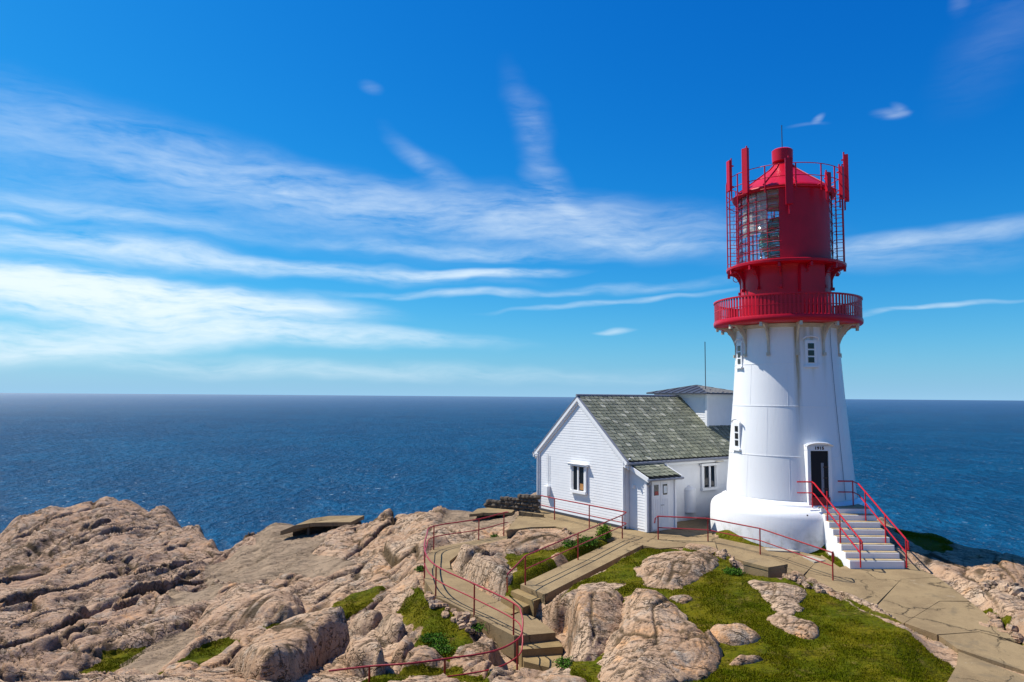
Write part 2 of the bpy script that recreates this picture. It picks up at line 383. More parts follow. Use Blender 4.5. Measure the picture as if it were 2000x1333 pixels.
M['leaf'] = leaf_mat('bright_shrub_leaves', (.10,.19,.015), (.16,.22,.02), (.13,.17,.03))
M['herb'] = leaf_mat('herb_leaves', (.05,.12,.012), (.08,.15,.02), (.09,.10,.03))
M['stem'] = paint('woody_stem', (.09,.06,.035), .8)

# ------------------------------------------------------------------ terrain base from sight lines: (image column: row, distance) pairs, near to skyline
cols = {
 -300: [(1333,20),(1200,27),(1120,36),(1085,48)],
 0: [(1333,21),(1250,25),(1180,31),(1120,38),(1058,46)],
 60: [(1333,21),(1250,25),(1180,31),(1115,38),(1060,43),(1014,48)],
 125: [(1333,21),(1250,25),(1180,31),(1115,37),(1050,43),(995,48)],
 185: [(1333,21),(1250,25),(1175,31),(1110,37),(1045,43),(982,49)],
 225: [(1333,21),(1250,25),(1170,31),(1110,36),(1055,42),(1005,46),(972,50)],
 330: [(1333,20.5),(1240,25),(1160,31),(1105,37),(1055,43),(992,48)],
 400: [(1333,20),(1230,25),(1150,31),(1100,37),(1070,42),(1030,45)],
 425: [(1333,20),(1230,25),(1145,31),(1098,37),(1072,41),(1052,43)],
 445: [(1333,20),(1230,25),(1140,31),(1095,37),(1073,41)],
 500: [(1333,19.5),(1230,24),(1140,30),(1085,36),(1047,40)],
 550: [(1333,19.2),(1235,23),(1140,29.5),(1075,35),(1045,38.5),(1020,41)],
 600: [(1333,19),(1240,22.5),(1140,28.5),(1075,34),(1054,37.2),(1046,38.4),(1022,41)],
 700: [(1333,18.5),(1240,22),(1140,27),(1065,33),(1034,36.6),(1030,38.6)],
 770: [(1333,18),(1240,21.5),(1140,26),(1055,32.5),(998,37)],
 850: [(1333,18.6),(1240,20.3),(1160,22.5),(1080,27.3),(1025,32),(990,36)],
 950: [(1333,18.3),(1240,20.2),(1160,22.4),(1080,26.6),(1035,30.8),(1000,35)],
 1050: [(1333,18.0),(1250,19.9),(1160,21.8),(1080,26),(1020,30.8),(-1,42)],
 1150: [(1333,16.6),(1250,19),(1150,22),(1080,25.3),(1040,28.4),(-1,43)],
 1250: [(1333,16.5),(1200,20),(1100,24),(1050,27.5),(-1,43)],
 1400: [(1333,16.2),(1200,19.7),(1110,23.3),(1060,26.3),(-1,43)],
 1550: [(1333,16.2),(1200,19.7),(1110,23.2),(1060,25.9),(-1,40)],
 1700: [(1333,16),(1220,19),(1115,23.2),(1060,26.3),(-1,34)],
 1800: [(1333,15.8),(1220,18.8),(1125,22.8),(1070,27.2),(1037,30)],
 1900: [(1333,15.8),(1220,19),(1130,23),(1090,26.3),(1068,29)],
 2000: [(1333,15.8),(1220,19.3),(1150,22.3),(1105,25.4),(1082,28)],
 2300: [(1333,15.8),(1220,19.3),(1150,22.3),(1125,24.5),(1105,27)]}
YG = np.arange(0, 110, .5)
ck = sorted(cols); tab = []
for c_ in ck:
    ys, zs = [0, 2.5], [-1.75, -1.9]
    last = None
    for (py, Y) in cols[c_]:
        z = -5.3 if py < 0 else at(c_, py, Y).z
        ys.append(Y); zs.append(z)
    Yl, zl = ys[-1], zs[-1]
    for dy, dz in ((2.5,-1.3),(6,-4.5),(12,-13),(22,-29),(34,-41)): ys.append(Yl+dy); zs.append(zl+dz)
    ys.append(200); zs.append(-52)
    tab.append(np.interp(YG, ys, zs))
tab = np.array(tab)
k = np.array([1,2,3,2,1.]); k /= k.sum()
tp = np.pad(tab, ((0,0),(2,2)), mode='edge'); tab = sum(tp[:, i:i+tab.shape[1]]*k[i] for i in range(5))
ckA = np.array([math.atan((c-1000)/F) for c in ck])
def base_z(x, y):
    x = np.asarray(x, float); y = np.asarray(y, float)
    a = np.arctan2(x, np.maximum(y, .3)); Yq = np.clip(y, 0, 109)
    ai = np.clip(np.searchsorted(ckA, a)-1, 0, len(ckA)-2)
    f = np.clip((a-ckA[ai])/(ckA[ai+1]-ckA[ai]), 0, 1); f = f*f*(3-2*f)
    yi = Yq/.5; y0 = np.clip(yi.astype(int), 0, len(YG)-2); g = yi-y0
    z0 = tab[ai, y0]*(1-g)+tab[ai, y0+1]*g; z1 = tab[ai+1, y0]*(1-g)+tab[ai+1, y0+1]*g
    z = z0*(1-f)+z1*f
    r_ = np.hypot(x, y); side = np.clip((np.abs(a)-.75)/.5, 0, 1)
    zs = np.interp(r_, [0,10,25,40,60,90], [-1.75,-4.2,-7.5,-14,-32,-50])      # unseen flanks and behind
    return z*(1-side)+zs*side
def hit(px, py):
    r = ray(px, py); Y = np.arange(8, 60, .04); X = r.x/r.y*Y; Z = r.z/r.y*Y
    b = base_z(X, Y); i = np.argmax(b >= Z)
    if not (b >= Z).any(): i = len(Y)-1
    return Vector((X[i], Y[i], b[i]))

# ------------------------------------------------------------------ numpy noise
def h2(ix, iy, s):
    n = (ix.astype(np.int64)*374761393+iy.astype(np.int64)*668265263+s*974634777) & 0xffffffff
    n = ((n ^ (n >> 13))*1274126177) & 0xffffffff; n = (n ^ (n >> 16)) & 0xffffffff
    n = (n*2246822519) & 0xffffffff; n = n ^ (n >> 15)
    return (n & 0xffffff)/float(0xffffff)
def vn(x, y, s=0):
    ix = np.floor(x); iy = np.floor(y); fx = x-ix; fy = y-iy
    fx = fx*fx*fx*(fx*(fx*6-15)+10); fy = fy*fy*fy*(fy*(fy*6-15)+10)
    a = h2(ix, iy, s); b = h2(ix+1, iy, s); c = h2(ix, iy+1, s); d = h2(ix+1, iy+1, s)
    return (a*(1-fx)+b*fx)*(1-fy)+(c*(1-fx)+d*fx)*fy
def fbm(x, y, s=0, o=4):
    v = 0; a = .5; t_ = 0
    for i in range(o): v = v+a*vn(x*2**i+i*17.3, y*2**i-i*9.1, s+i); t_ += a; a *= .5
    return v/t_-.5
def worley(x, y, s):
    ix = np.floor(x); iy = np.floor(y)
    F1 = np.full(x.shape, 9.); F2 = np.full(x.shape, 9.); cx = np.zeros(x.shape); cy = np.zeros(x.shape)
    dx1 = np.zeros(x.shape); dy1 = np.zeros(x.shape)
    for i in (-1, 0, 1):
        for j in (-1, 0, 1):
            jx = ix+i; jy = iy+j
            qx = jx+.1+.8*h2(jx, jy, s)-x; qy = jy+.1+.8*h2(jx, jy, s+5)-y
            d = np.sqrt(qx*qx+qy*qy); m = d < F1
            F2 = np.where(m, F1, np.minimum(F2, d)); F1 = np.where(m, d, F1)
            cx = np.where(m, jx, cx); cy = np.where(m, jy, cy); dx1 = np.where(m, -qx, dx1); dy1 = np.where(m, -qy, dy1)
    return F1, F2, h2(cx, cy, s+11), h2(cx, cy, s+12), dx1, dy1
def sst(x, a, b):
    q = np.clip((x-a)/(b-a), 0, 1); return q*q*(3-2*q)
def rockdetail(x, y, seed=0, amp=1.0, ang=None, cs=1.0):
    """sheets, sharp ledges and long joints of ice-polished granite"""
    th = R(60) if ang is None else ang
    wx = x+1.1*fbm(x*.3, y*.3, seed+1, 3)+.12*fbm(x*1.5, y*1.5, seed+2, 3); wy = y+1.1*fbm(x*.3+9, y*.3, seed+3, 3)+.12*fbm(x*1.5, y*1.5+4, seed+4, 3)
    u = wx*np.cos(th)+wy*np.sin(th); v = -wx*np.sin(th)+wy*np.cos(th)
    z = np.zeros_like(x); crk = np.zeros_like(x)
    # broad planar sheets with abrupt steps between them
    for (su, sv, a, tilt, cw, s) in ((7.5,2.4,.55,.26,.035,20), (3.0,1.0,.15,.07,.028,40), (1.1,.42,.03,.02,.035,60)):
        F1, F2, ha, hb, du, dv = worley(u/(su*cs), v/(sv*cs), seed+s)
        z += a*(ha-.5)+tilt*(.4+hb)*dv*sv*cs*.55+a*.5*(hb-.5)*du
        on = sst(fbm(x*.25+s, y*.25, seed+s+7, 3), -.12, .06) if s > 20 else 1.0
        e = F2-F1; z -= (.16 if s == 20 else .07)*(1-sst(e, 0, cw*2.2))*on
        crk = np.maximum(crk, (1-sst(e, cw*.3, cw*1.3))*on*(.95 if s < 60 else .6))
    # long narrow joints along and across the grain
    for (su, sv, d_, cw, s) in ((6.0,1.3,.16,.020,110), (1.0,4.2,.12,.016,115), (2.4,.55,.07,.018,120), (.9,.30,.02,.022,130)):
        m_ = np.abs(fbm(u/(su*cs)+3.1, v/(sv*cs), seed+s, 3)); on = sst(fbm(x*.35+s, y*.35, seed+s+3, 2), -.18, .04)
        z -= d_*(1-sst(m_, 0, cw*2.0))*on; crk = np.maximum(crk, (1-sst(m_, cw*.4, cw*1.2))*on*(.9 if s < 125 else .5))
    # stepped laminations: gentle back, sharp front
    for (f_, a, s) in ((.50,.40,90), (1.7,.045,95)):
        lam = sst(fbm(x*.16+3, y*.16, seed+s, 3), -.04, .12); q = v*f_/cs+fbm(u*.35, v*.9, seed+s+1, 3)*1.6; fr = q-np.floor(q)
        z += lam*a*(np.where(fr < .88, fr/.88, (1-fr)/.12)-.5)*cs; crk = np.maximum(crk, lam*.7*sst(fr, .90, .95)*(1-sst(fr, .985, 1.0)))
    z += .55*fbm(x*.28, y*.28, seed+80, 3)+.05*fbm(x*1.5, y*1.5, seed+81, 3)+.010*fbm(x*7, y*7, seed+82, 3)
    return z*amp, crk
def inpoly(x, y, P):
    ins = np.zeros(x.shape, bool); n = len(P)
    for i in range(n):
        x0, y0 = P[i]; x1, y1 = P[(i+1) % n]
        if y0 == y1: continue
        ins ^= ((y0 > y) != (y1 > y)) & (x < (x1-x0)*(y-y0)/(y1-y0)+x0)
    return ins
def sdist(x, y, P):
    """signed distance, positive inside"""
    d = np.full(x.shape, 1e9); n = len(P)
    for i in range(n):
        x0, y0 = P[i]; x1, y1 = P[(i+1) % n]; ex, ey = x1-x0, y1-y0
        t_ = np.clip(((x-x0)*ex+(y-y0)*ey)/(ex*ex+ey*ey+1e-9), 0, 1)
        d = np.minimum(d, np.hypot(x-x0-t_*ex, y-y0-t_*ey))
    return np.where(inpoly(x, y, P), d, -d)

# ------------------------------------------------------------------ places (fixed by their real positions)
TX, TY = 11.33, 29.5                      # lighthouse axis
M['tower'] = tower_white()
GZ = -5.3
# planar concrete slabs: list of (px, py, z)
def slab_poly(pts): return [atz(*p) if p[2] is not None else hit(p[0], p[1]) for p in pts]
def fit(P):
    A = np.array([[p.x, p.y, 1] for p in P]); b = np.array([p.z for p in P]); return np.linalg.lstsq(A, b, rcond=None)[0]
slabs = {}   # name: (world xy, plane, terrain drop, blend)
def slab(name, pts, drop=.06, blend=.6):
    P = slab_poly(pts); co = fit(P); slabs[name] = ([(p.x, p.y) for p in P], co, drop, blend)
slab('court', [(990,1040,-5.45),(1035,1031,-5.38),(1085,1027,-5.32),(1112,1034,-5.32),(1142,1048,-5.32),(1208,1052.5,-5.32),(1256,1064,-5.32),(1290,1071,-5.35),(1345,1068,-5.35),(1400,1076,-5.4),(1394,1050,-5.35),(1383,1030,-5.3),(1383,1002,-5.3),(1300,985,-5.3),(1050,988,-5.3),(1018,1004,-5.34),(1000,1025,-5.4)])
slab('path_a', [(1394,1051,-5.36),(1401,1076.5,-5.4),(1470,1102,-5.55),(1562,1132,-5.72),(1604,1087,-5.58),(1550,1074,-5.5),(1480,1068,-5.46)])
slab('path_b', [(1605,1087.5,-5.6),(1563,1132.5,-5.72),(1640,1162,-5.84),(1705,1190,-5.95),(1760,1129,-5.68),(1830,1128,-5.70),(1800,1112,-5.64),(1776,1100,-5.6),(1674,1100,-5.6),(1640,1106,-5.6)])
slab('path_c', [(1761,1129.7,-5.7),(1707,1191,-5.97),(1765,1217,-6.03),(1835,1172,-5.86),(1893,1175,-5.9),(1862,1150,-5.8),(1832,1129,-5.72)])
slab('path_d', [(1836,1173,-5.88),(1767,1218,-6.04),(1830,1240,-6.1),(1912,1232,-6.06),(1985,1253,-6.14),(1935,1208,-6.02),(1894,1176,-5.92)], .06)
slab('path_e', [(1850,1237,-6.10),(1832,1241,-6.12),(1870,1268,-6.2),(2010,1312,-6.3),(2140,1350,-6.4),(2140,1320,-6.35),(2000,1262,-6.18),(1912,1233,-6.08)], .17, 1.1)
slab('path_f', [(1872,1274,-6.27),(1868,1300,-6.31),(1840,1350,-6.43),(2140,1420,-6.56),(2140,1364,-6.44),(2010,1324,-6.36)], .05, 1.3)
slab('ramp', [(1016.5,1142,-5.88),(1064,1161.5,-5.88),(1256,1064.5,-5.34),(1208,1053,-5.34)], .28, .5)
slab('walk_a', [(1004,1245.5,-6.55),(1085,1234,-6.52),(1048,1209,-6.48),(985,1180,-6.36),(935,1150,-6.24),(905,1130,-6.17),(880,1112,-6.1),(829,1112,-6.1),(829,1132,-6.12),(851,1162,-6.2),(926,1203,-6.4)], .42, .45)
slab('walk_b', [(829,1111,-6.1),(880,1111.5,-6.1),(878,1098,-6.05),(900,1082,-5.98),(940,1068,-5.85),(990,1053,-5.65),(992,1041,-5.5),(935,1056,-5.78),(847,1070,-5.95),(830,1092,-6.05)], .1, .5)
slab('block_foot', [(1446,1110,-5.70),(1448,1134,-5.76),(1502,1144,-5.80),(1548,1140,-5.80),(1548,1116,-5.74),(1500,1106,-5.70)], 0.0, .35)
slab('stair_cut', [(985,1250,-6.75),(1100,1240,-6.75),(1110,1310,-7.1),(1085,1370,-7.6),(975,1375,-7.6),(985,1300,-7.2)], .22, .35)
# grass areas (pixels on the ground)
grass_px = [
 [(1150,1345),(1150,1300),(1200,1250),(1215,1150),(1236,1110),(1262,1070),(1300,1076),(1400,1082),(1480,1112),(1560,1140),(1640,1168),(1760,1225),(1860,1262),(1866,1295),(1838,1350)],
 [(1790,1238),(1850,1250),(1876,1275),(1866,1320),(1800,1320)],
 [(1392,1034,-5.2),(1480,1040,-5.1),(1575,1046,-5.15),(1676,1110,-5.6),(1640,1108,-5.6),(1604,1090,-5.55),(1550,1077,-5.45),(1480,1071,-5.4),(1398,1056,-5.35)],
 [(1745,1045),(1830,1032),(1900,1043),(1960,1072),(1850,1082),(1790,1066)],
 [(975,1086),(1060,1074),(1110,1062),(1180,1040),(1205,1050),(1195,1062),(1130,1098),(1030,1138),(1012,1150),(985,1162),(975,1150),(1005,1118)],
 [(1068,1182),(1150,1128),(1256,1068),(1300,1076),(1240,1105),(1236,1132),(1150,1142),(1100,1165)],
 [(640,1196),(690,1155),(755,1142),(740,1168),(680,1200)],
 [(770,1190),(815,1158),(850,1164),(885,1205),(915,1262),(870,1296),(820,1275),(800,1220),(765,1205)],
 [(520,1225),(560,1212),(640,1186),(625,1212),(565,1240),(515,1262)],
 [(160,1316),(200,1284),(280,1265),(272,1290),(205,1322)],
 [(300,1330),(385,1275),(455,1238),(462,1262),(390,1310),(345,1335)],
 [(1880,1172),(1935,1205),(1990,1250),(2010,1240),(1960,1195),(1920,1170)],
 [(700,1333),(760,1312),(850,1310),(960,1320),(990,1345),(700,1350)],
 [(820,1150),(850,1170),(905,1205),(880,1215),(830,1190),(800,1160)],
 [(1640,1166),(1700,1184),(1790,1222),(1720,1208)],
 [(1095,1345),(1110,1290),(1160,1300),(1170,1345)]]
conc_px = [[(400,1105),(470,1070),(560,1045),(640,1050),(600,1090),(700,1098),(640,1125),(520,1128),(480,1150),(400,1130)],
           [(330,1150),(440,1150),(410,1180),(330,1195)], [(485,1045),(560,1015),(700,1010),(700,1030),(600,1062),(500,1068)],
           [(880,985),(1000,985),(1010,1020),(920,1030),(850,1035),(870,1010)],
           [(230,1300),(300,1262),(370,1234),(420,1240),(330,1300),(290,1333)]]
def P2(poly): return [(h.x, h.y) for h in (hit(*p) if len(p) == 2 else atz(*p) for p in poly)]
grassW = [P2(g) for g in grass_px]; concW = [P2(g) for g in conc_px]
TZ = at(1535, 1053, TY-3.05).z-.02; print('TZ', TZ)

def field(x, y):
    z = base_z(x, y); shp = x.shape
    g = np.zeros(shp); gx_ = x+.7*fbm(x*1.1, y*1.1, 700, 4); gy_ = y+.7*fbm(x*1.1+5, y*1.1, 701, 4)
    for P in grassW:
        b = sst(sdist(gx_, gy_, P), -.14, .18); g = np.maximum(g, b)
    con = np.zeros(shp)
    for P in concW: con = np.maximum(con, sst(sdist(x, y, P), -.25, .25))
    det, crk = rockdetail(x, y, 0, 1.0)
    near = sst(x, -1.5, 3.0)
    # calm where turf or concrete lies, and in the court; rugged on the left
    rough = (1-.93*g)*(1-.72*con)*(1-.55*near)
    flatR = sst(np.hypot(x-TX, y-TY), 9, 3); rough = rough*(1-flatR*.85)*(1+.18*sst(x, -5, -11))
    z = z+det*rough+.10*fbm(x*.8, y*.8, 300)*g+.05*fbm(x*4, y*4, 301)*g
    crk = crk*(1-g)*(1-.8*con)
    # level the tower's ground
    d = np.hypot(x-TX, y-TY); k_ = sst(d, 4.6, 3.2); z = z*(1-k_)+TZ*k_
    for nm, (P, co, drop, blend) in slabs.items():
        s_ = sdist(x, y, P); pl = co[0]*x+co[1]*y+co[2]-drop
        k_ = sst(s_, -blend, -.05); z = z*(1-k_)+pl*k_
        inside = s_ > -.03; z = np.where(inside, np.minimum(z, pl), z); crk = crk*(1-k_)
    return z, g, con, crk

# ------------------------------------------------------------------ terrain mesh
xs = np.concatenate([-np.geomspace(35, 95, 22)[::-1][:-1], np.arange(-35, -22, .085), np.arange(-22, 20, .058), np.geomspace(20, 90, 26)])
ys_ = [-60, -45, -33, -24, -17, -12, -8, -5, -2, 1, 4, 7, 9, 11, 12.5, 13.5, 14.2]
y = 14.6
while y < 56: ys_.append(y); y += .045+(y-14)*.0020
while y < 100: ys_.append(y); y += 1.6
ys_ = np.array(ys_)
X, Y = np.meshgrid(xs, ys_); Z, G, CO, CR = field(X, Y)
def sample(x, y):
    i = int(np.clip(np.searchsorted(xs, x)-1, 0, len(xs)-2)); j = int(np.clip(np.searchsorted(ys_, y)-1, 0, len(ys_)-2))
    f = (x-xs[i])/(xs[i+1]-xs[i]); g = (y-ys_[j])/(ys_[j+1]-ys_[j])
    return float((Z[j,i]*(1-f)+Z[j,i+1]*f)*(1-g)+(Z[j+1,i]*(1-f)+Z[j+1,i+1]*f)*g)
def grid_object(name, X, Y, Z, mat, attrs, parent=None, keep=None, smooth=True):
    ny, nx = X.shape; me = bpy.data.meshes.new(name)
    idx = np.arange(nx*ny).reshape(ny, nx)
    q = np.stack([idx[:-1,:-1], idx[:-1,1:], idx[1:,1:], idx[1:,:-1]], -1).reshape(-1, 4)
    if keep is not None:
        kq = (keep[:-1,:-1] | keep[:-1,1:] | keep[1:,1:] | keep[1:,:-1]).reshape(-1); q = q[kq]
    L = rootloc(parent)
    co = np.stack([X-L.x, Y-L.y, Z-L.z], -1).reshape(-1, 3)
    if keep is not None:
        used = np.unique(q); mp = -np.ones(nx*ny, int); mp[used] = np.arange(len(used)); q = mp[q]; co = co[used]
        attrs = {k: v.reshape(-1)[used] for k, v in attrs.items()}
    else: attrs = {k: v.reshape(-1) for k, v in attrs.items()}
    me.vertices.add(len(co)); me.vertices.foreach_set('co', co.astype(np.float32).ravel())
    me.loops.add(len(q)*4); me.loops.foreach_set('vertex_index', q.astype(np.int32).ravel())
    me.polygons.add(len(q)); me.polygons.foreach_set('loop_start', np.arange(0, len(q)*4, 4, dtype=np.int32))
    me.polygons.foreach_set('use_smooth', np.full(len(q), smooth))
    me.materials.append(mat); me.update(calc_edges=True)
    for k_, v in attrs.items():
        a = me.attributes.new(k_, 'FLOAT', 'POINT'); a.data.foreach_set('value', v.astype(np.float32))
    o = bpy.data.objects.new(name, me); C.objects.link(o); o.parent = parent; return o
ter = grid_object('headland', X, Y, Z, M['rock'], {'grass': G, 'concrete': CO, 'crack': CR})
tag(ter, 'pinkish bare granite headland sloping down to the sea', kind='structure')

# ------------------------------------------------------------------ sea
def sea_mat():
    m, t, b = material('sea_water'); g = t.new('ShaderNodeNewGeometry'); P = g.outputs['Position']
    dist = t.vmath('LENGTH', P)
    big = t.noise(t.mapping(P, rot=(0,0,R(12)), sc=(.6,1,1)), .006, 3, .6)
    w1 = t.noise(t.mapping(P, rot=(0,0,R(14)), sc=(.8,.5,1)), .34, 4, .62, .3)
    w2 = t.noise(t.mapping(P, rot=(0,0,R(-10)), sc=(.8,.7,1)), .9, 3, .65, .3)
    w3 = t.noise(t.mapping(P, rot=(0,0,R(10)), sc=(1,.5,1)), .035, 4, .65, .3)
    c = t.mix(t.ramp(big, .35, .7), (.001,.066,.150), (.0012,.080,.172))
    c = t.mix(t.ramp(w1, .44, .62), t.mix(.42, c, (0,.012,.035)), c)  # light and shade of wave faces put into base colour, ripple then swell
    c = t.mix(t.ramp(w3, .40, .60), t.mix(.28, c, (0,.014,.05)), c)
    t.put(b.inputs['Base Color'], c); b.inputs['Roughness'].default_value = .16; b.inputs['IOR'].default_value = 1.33
    b.inputs['Specular IOR Level'].default_value = .13
    n = t.bump(w3, .9, 5.0); n = t.bump(w1, 1.0, 2.6, n); n = t.bump(w2, 1.0, .7, n)
    t.put(b.inputs['Normal'], n)
    # scattered whitecaps, white flecks also painted in for small sun glints
    wc = t.noise(t.mapping(P, rot=(0,0,R(8)), sc=(.5,1,1)), .7, 4, .68, .6)
    k = t.math('MULTIPLY', t.ramp(wc, .655, .70), t.ramp(t.noise(P, .02, 3), .42, .6))
    c2 = t.mix(k, c, (.75,.8,.82)); t.put(b.inputs['Base Color'], c2)
    b.inputs['Specular IOR Level'].default_value = 0; b.inputs['Roughness'].default_value = 1
    gl = t.new('ShaderNodeBsdfGlossy'); gl.inputs['Roughness'].default_value = .32; t.put(gl.inputs['Normal'], n)
    lw = t.new('ShaderNodeLayerWeight'); t.put(lw.inputs['Normal'], n); mx = t.new('ShaderNodeMixShader')
    t.l.new(t.math('ADD', t.math('MULTIPLY', t.math('POWER', lw.outputs['Facing'], 4.0), .085), t.math('ADD', .02, t.math('MULTIPLY', t.math('POWER', t.new('ShaderNodeLayerWeight').outputs['Facing'], 70.0), .42))), mx.inputs[0])
    t.l.new(b.outputs[0], mx.inputs[1]); t.l.new(gl.outputs[0], mx.inputs[2]); t.l.new(mx.outputs[0], t.n['Material Output'].inputs[0]); return m
M['sea'] = sea_mat()
vs = []; fs = []; N = 96; rad = [0, 120, 400, 1500, 6000, 25000, 90000]
for r_ in rad: vs += [(r_*math.cos(2*math.pi*i/N), r_*math.sin(2*math.pi*i/N), SEA) for i in range(N)]
for j in range(len(rad)-1): fs += [[j*N+i, (j+1)*N+i, (j+1)*N+(i+1) % N, j*N+(i+1) % N] for i in range(N)]
tag(obj('sea', vs, fs, M['sea']), 'deep blue open sea with small wind waves', kind='structure')

# ------------------------------------------------------------------ concrete slabs of the paths
def planar(name, P, co, th, mat, parent=None, dz=0):
    P = list(P)
    a = sum(P[i][0]*P[(i+1) % len(P)][1]-P[(i+1) % len(P)][0]*P[i][1] for i in range(len(P)))
    if a < 0: P = P[::-1]
    tp = [Vector((p[0], p[1], co[0]*p[0]+co[1]*p[1]+co[2]+dz)) for p in P]; bt = [v-Vector((0,0,th)) for v in tp]
    n = len(P); tri = tessellate_polygon([tp])
    f = [list(q) for q in tri] + [[i+n for i in q][::-1] for q in tri]
    # consistent winding
    f2 = []
    for q in f[:len(tri)]:
        a_, b_, c_ = (tp[i] for i in q); f2.append(q if (b_-a_).cross(c_-a_).z > 0 else q[::-1])
    for q in f2[:len(tri)]: f2 = f2+[[i+n for i in q][::-1]]
    f2 += [[i, i+n, (i+1) % n+n, (i+1) % n] for i in range(n)]
    return obj(name, tp+bt, f2, mat, parent)
pth = empty('path', (12, 23, -5.6), 'cracked tan concrete path curving past the lighthouse stairs', kind='structure')
for i, k_ in enumerate(('path_a', 'path_b', 'path_c', 'path_d', 'path_e', 'path_f')):
    P, co, dr, bl = slabs[k_]; planar('concrete_slab', P, co, .5 if k_ in ('path_e',) else .28, M['conc'], pth)
ct = empty('terrace', (4, 27, -5.3), 'worn tan concrete terrace around the white house', kind='structure')
planar('terrace_slab', slabs['court'][0], slabs['court'][1], .35, M['conc'], ct)
wk = empty('walkway', (-1, 22, -6.2), 'narrow concrete walkway with curved red railing', kind='structure')
for k_ in ('walk_a', 'walk_b'): planar('concrete_slab', slabs[k_][0], slabs[k_][1], .62 if k_ == 'walk_a' else .3, M['conc'], wk)
rp = empty('concrete_ramp', (2.5, 24, -5.6), 'straight concrete ramp with three steps at its lower end', 'ramp')
planar('ramp_slab', slabs['ramp'][0], slabs['ramp'][1], .5, M['conc'], rp)
A, B, C_, D = [atz(*p) for p in ((1016.5,1142,-5.88),(1064,1161.5,-5.88),(1256,1064.5,-5.34),(1208,1053,-5.34))]
dn = ((A+B)/2-(C_+D)/2); dn.z = 0; dn.normalize(); e = (B-A); e.z = 0; L_ = e.length; e.normalize()
for i in range(3):
    z1 = -5.88-.17*(i+1); o0 = .34*i; o1 = .34*(i+1)
    a = A+dn*(o0-.02)-e*(.18*(i+1)*.9); b = B+dn*(o0-.02)-e*(.22*(i+1)); c = B+dn*o1-e*(.22*(i+1)); d = A+dn*o1-e*(.18*(i+1)*.9)
    q = [Vector((v.x, v.y, z1)) for v in (a, d, c, b)]
    m_ = MB().hexa([v-Vector((0,0,.6)) for v in q], q); o = m_.make('step', M['steps'], rp)
fs_ = empty('concrete_steps', atz(1050,1290,-7), 'rough concrete steps descending from the walkway landing at the bottom edge', 'steps')
stp = [((1006,1252),(1019,1269),(1099,1263),(1084,1240),-6.75),((1018,1272),(1023,1292),(1092,1309),(1098,1270),-6.95),((1004,1301),(1000,1313),(1070,1334),(1080,1312),-7.15),
       ((994,1322),(990,1340),(1075,1352),(1068,1334),-7.33),((985,1345),(980,1372),(1062,1380),(1070,1355),-7.5)]
for q_ in stp:
    q = [atz(p[0], p[1], q_[4]) for p in q_[:4]]; MB().hexa([v-Vector((0,0,.55)) for v in q], q).make('step', M['steps'], fs_)

# ------------------------------------------------------------------ outcrops
def outcrop(label, poly, H, mat='rock_plain', s=.35, tilt=(0,0), seed=1, amp=.45, z0=None, cs=.55, group=None, name='rock_outcrop', ang=None, cat='rock', ly=0.0):
    ymin = min(p[1] for p in poly); ymax = max(p[1] for p in poly); W_ = []
    for (px, py) in poly:
        Yd = hit(px, py).y; wgt = (ymax-py)/(ymax-ymin+1e-6)
        hh = hit(px, py+wgt*H*.75*F/Yd+ly); W_.append((hh.x, hh.y))
    # rounded outline
    for _ in range(3):
        Q = []
        for i in range(len(W_)):
            a = W_[i]; b = W_[(i+1) % len(W_)]
            Q += [(a[0]*.75+b[0]*.25, a[1]*.75+b[1]*.25), (a[0]*.25+b[0]*.75, a[1]*.25+b[1]*.75)]
        W_ = Q
    xs2 = [p[0] for p in W_]; ys2 = [p[1] for p in W_]; st = .045
    gx, gy = np.meshgrid(np.arange(min(xs2)-.3, max(xs2)+.3, st), np.arange(min(ys2)-.3, max(ys2)+.3, st))
    wx = gx+.45*fbm(gx*1.6, gy*1.6, seed+5); wy = gy+.45*fbm(gx*1.6+7, gy*1.6, seed+6)
    d = sdist(wx, wy, W_)
    f = 1-np.exp(-np.maximum(d, 0)/s); f = np.where(d < 0, d*4, f)
    bz, _, _, _ = field_low(gx, gy)
    cxm, cym = (min(xs2)+max(xs2))/2, (min(ys2)+max(ys2))/2
    det, crk = rockdetail(gx, gy, seed, amp, ang, cs)
    top = H+tilt[0]*(gx-cxm)+tilt[1]*(gy-cym)
    zz = bz+np.where(d > 0, top*f+det*np.clip(d/.3, 0, 1), np.maximum(d*4, -1.2)-.02)
    root = tag(grid_object(name, gx, gy, zz, M[mat], {'crack': crk*np.clip(d/.3, 0, 1)}, None, keep=d > -.12), label, cat, group)
    me = root.data; L = Vector((cxm, cym, float(bz.mean())))
    me.transform(Matrix.Translation(-L)); root.location = L
    return root
def field_low(x, y):
    z = base_z(x, y)
    for nm, (P, co, drop, blend) in slabs.items():
        s_ = sdist(x, y, P); pl = co[0]*x+co[1]*y+co[2]-drop
        k_ = sst(s_, -blend, -.05); z = z*(1-k_)+pl*k_
    return z, 0, 0, 0
outcrop('rounded pale granite dome just below the path and beside the ramp', [(1234,1108),(1262,1078),(1320,1066),(1385,1070),(1412,1080),(1408,1104),(1380,1125),(1345,1148),(1300,1156),(1255,1140)], .34, s=.5, seed=101, amp=.2)
outcrop('largest orange-stained granite hump at the bottom edge of the lawn', [(1165,1333),(1178,1275),(1205,1205),(1220,1136),(1292,1138),(1335,1165),(1365,1205),(1402,1235),(1418,1270),(1402,1305),(1360,1325),(1290,1342),(1230,1352)], .60, 'rock_warm', s=.45, seed=103, amp=.30, cs=.6)
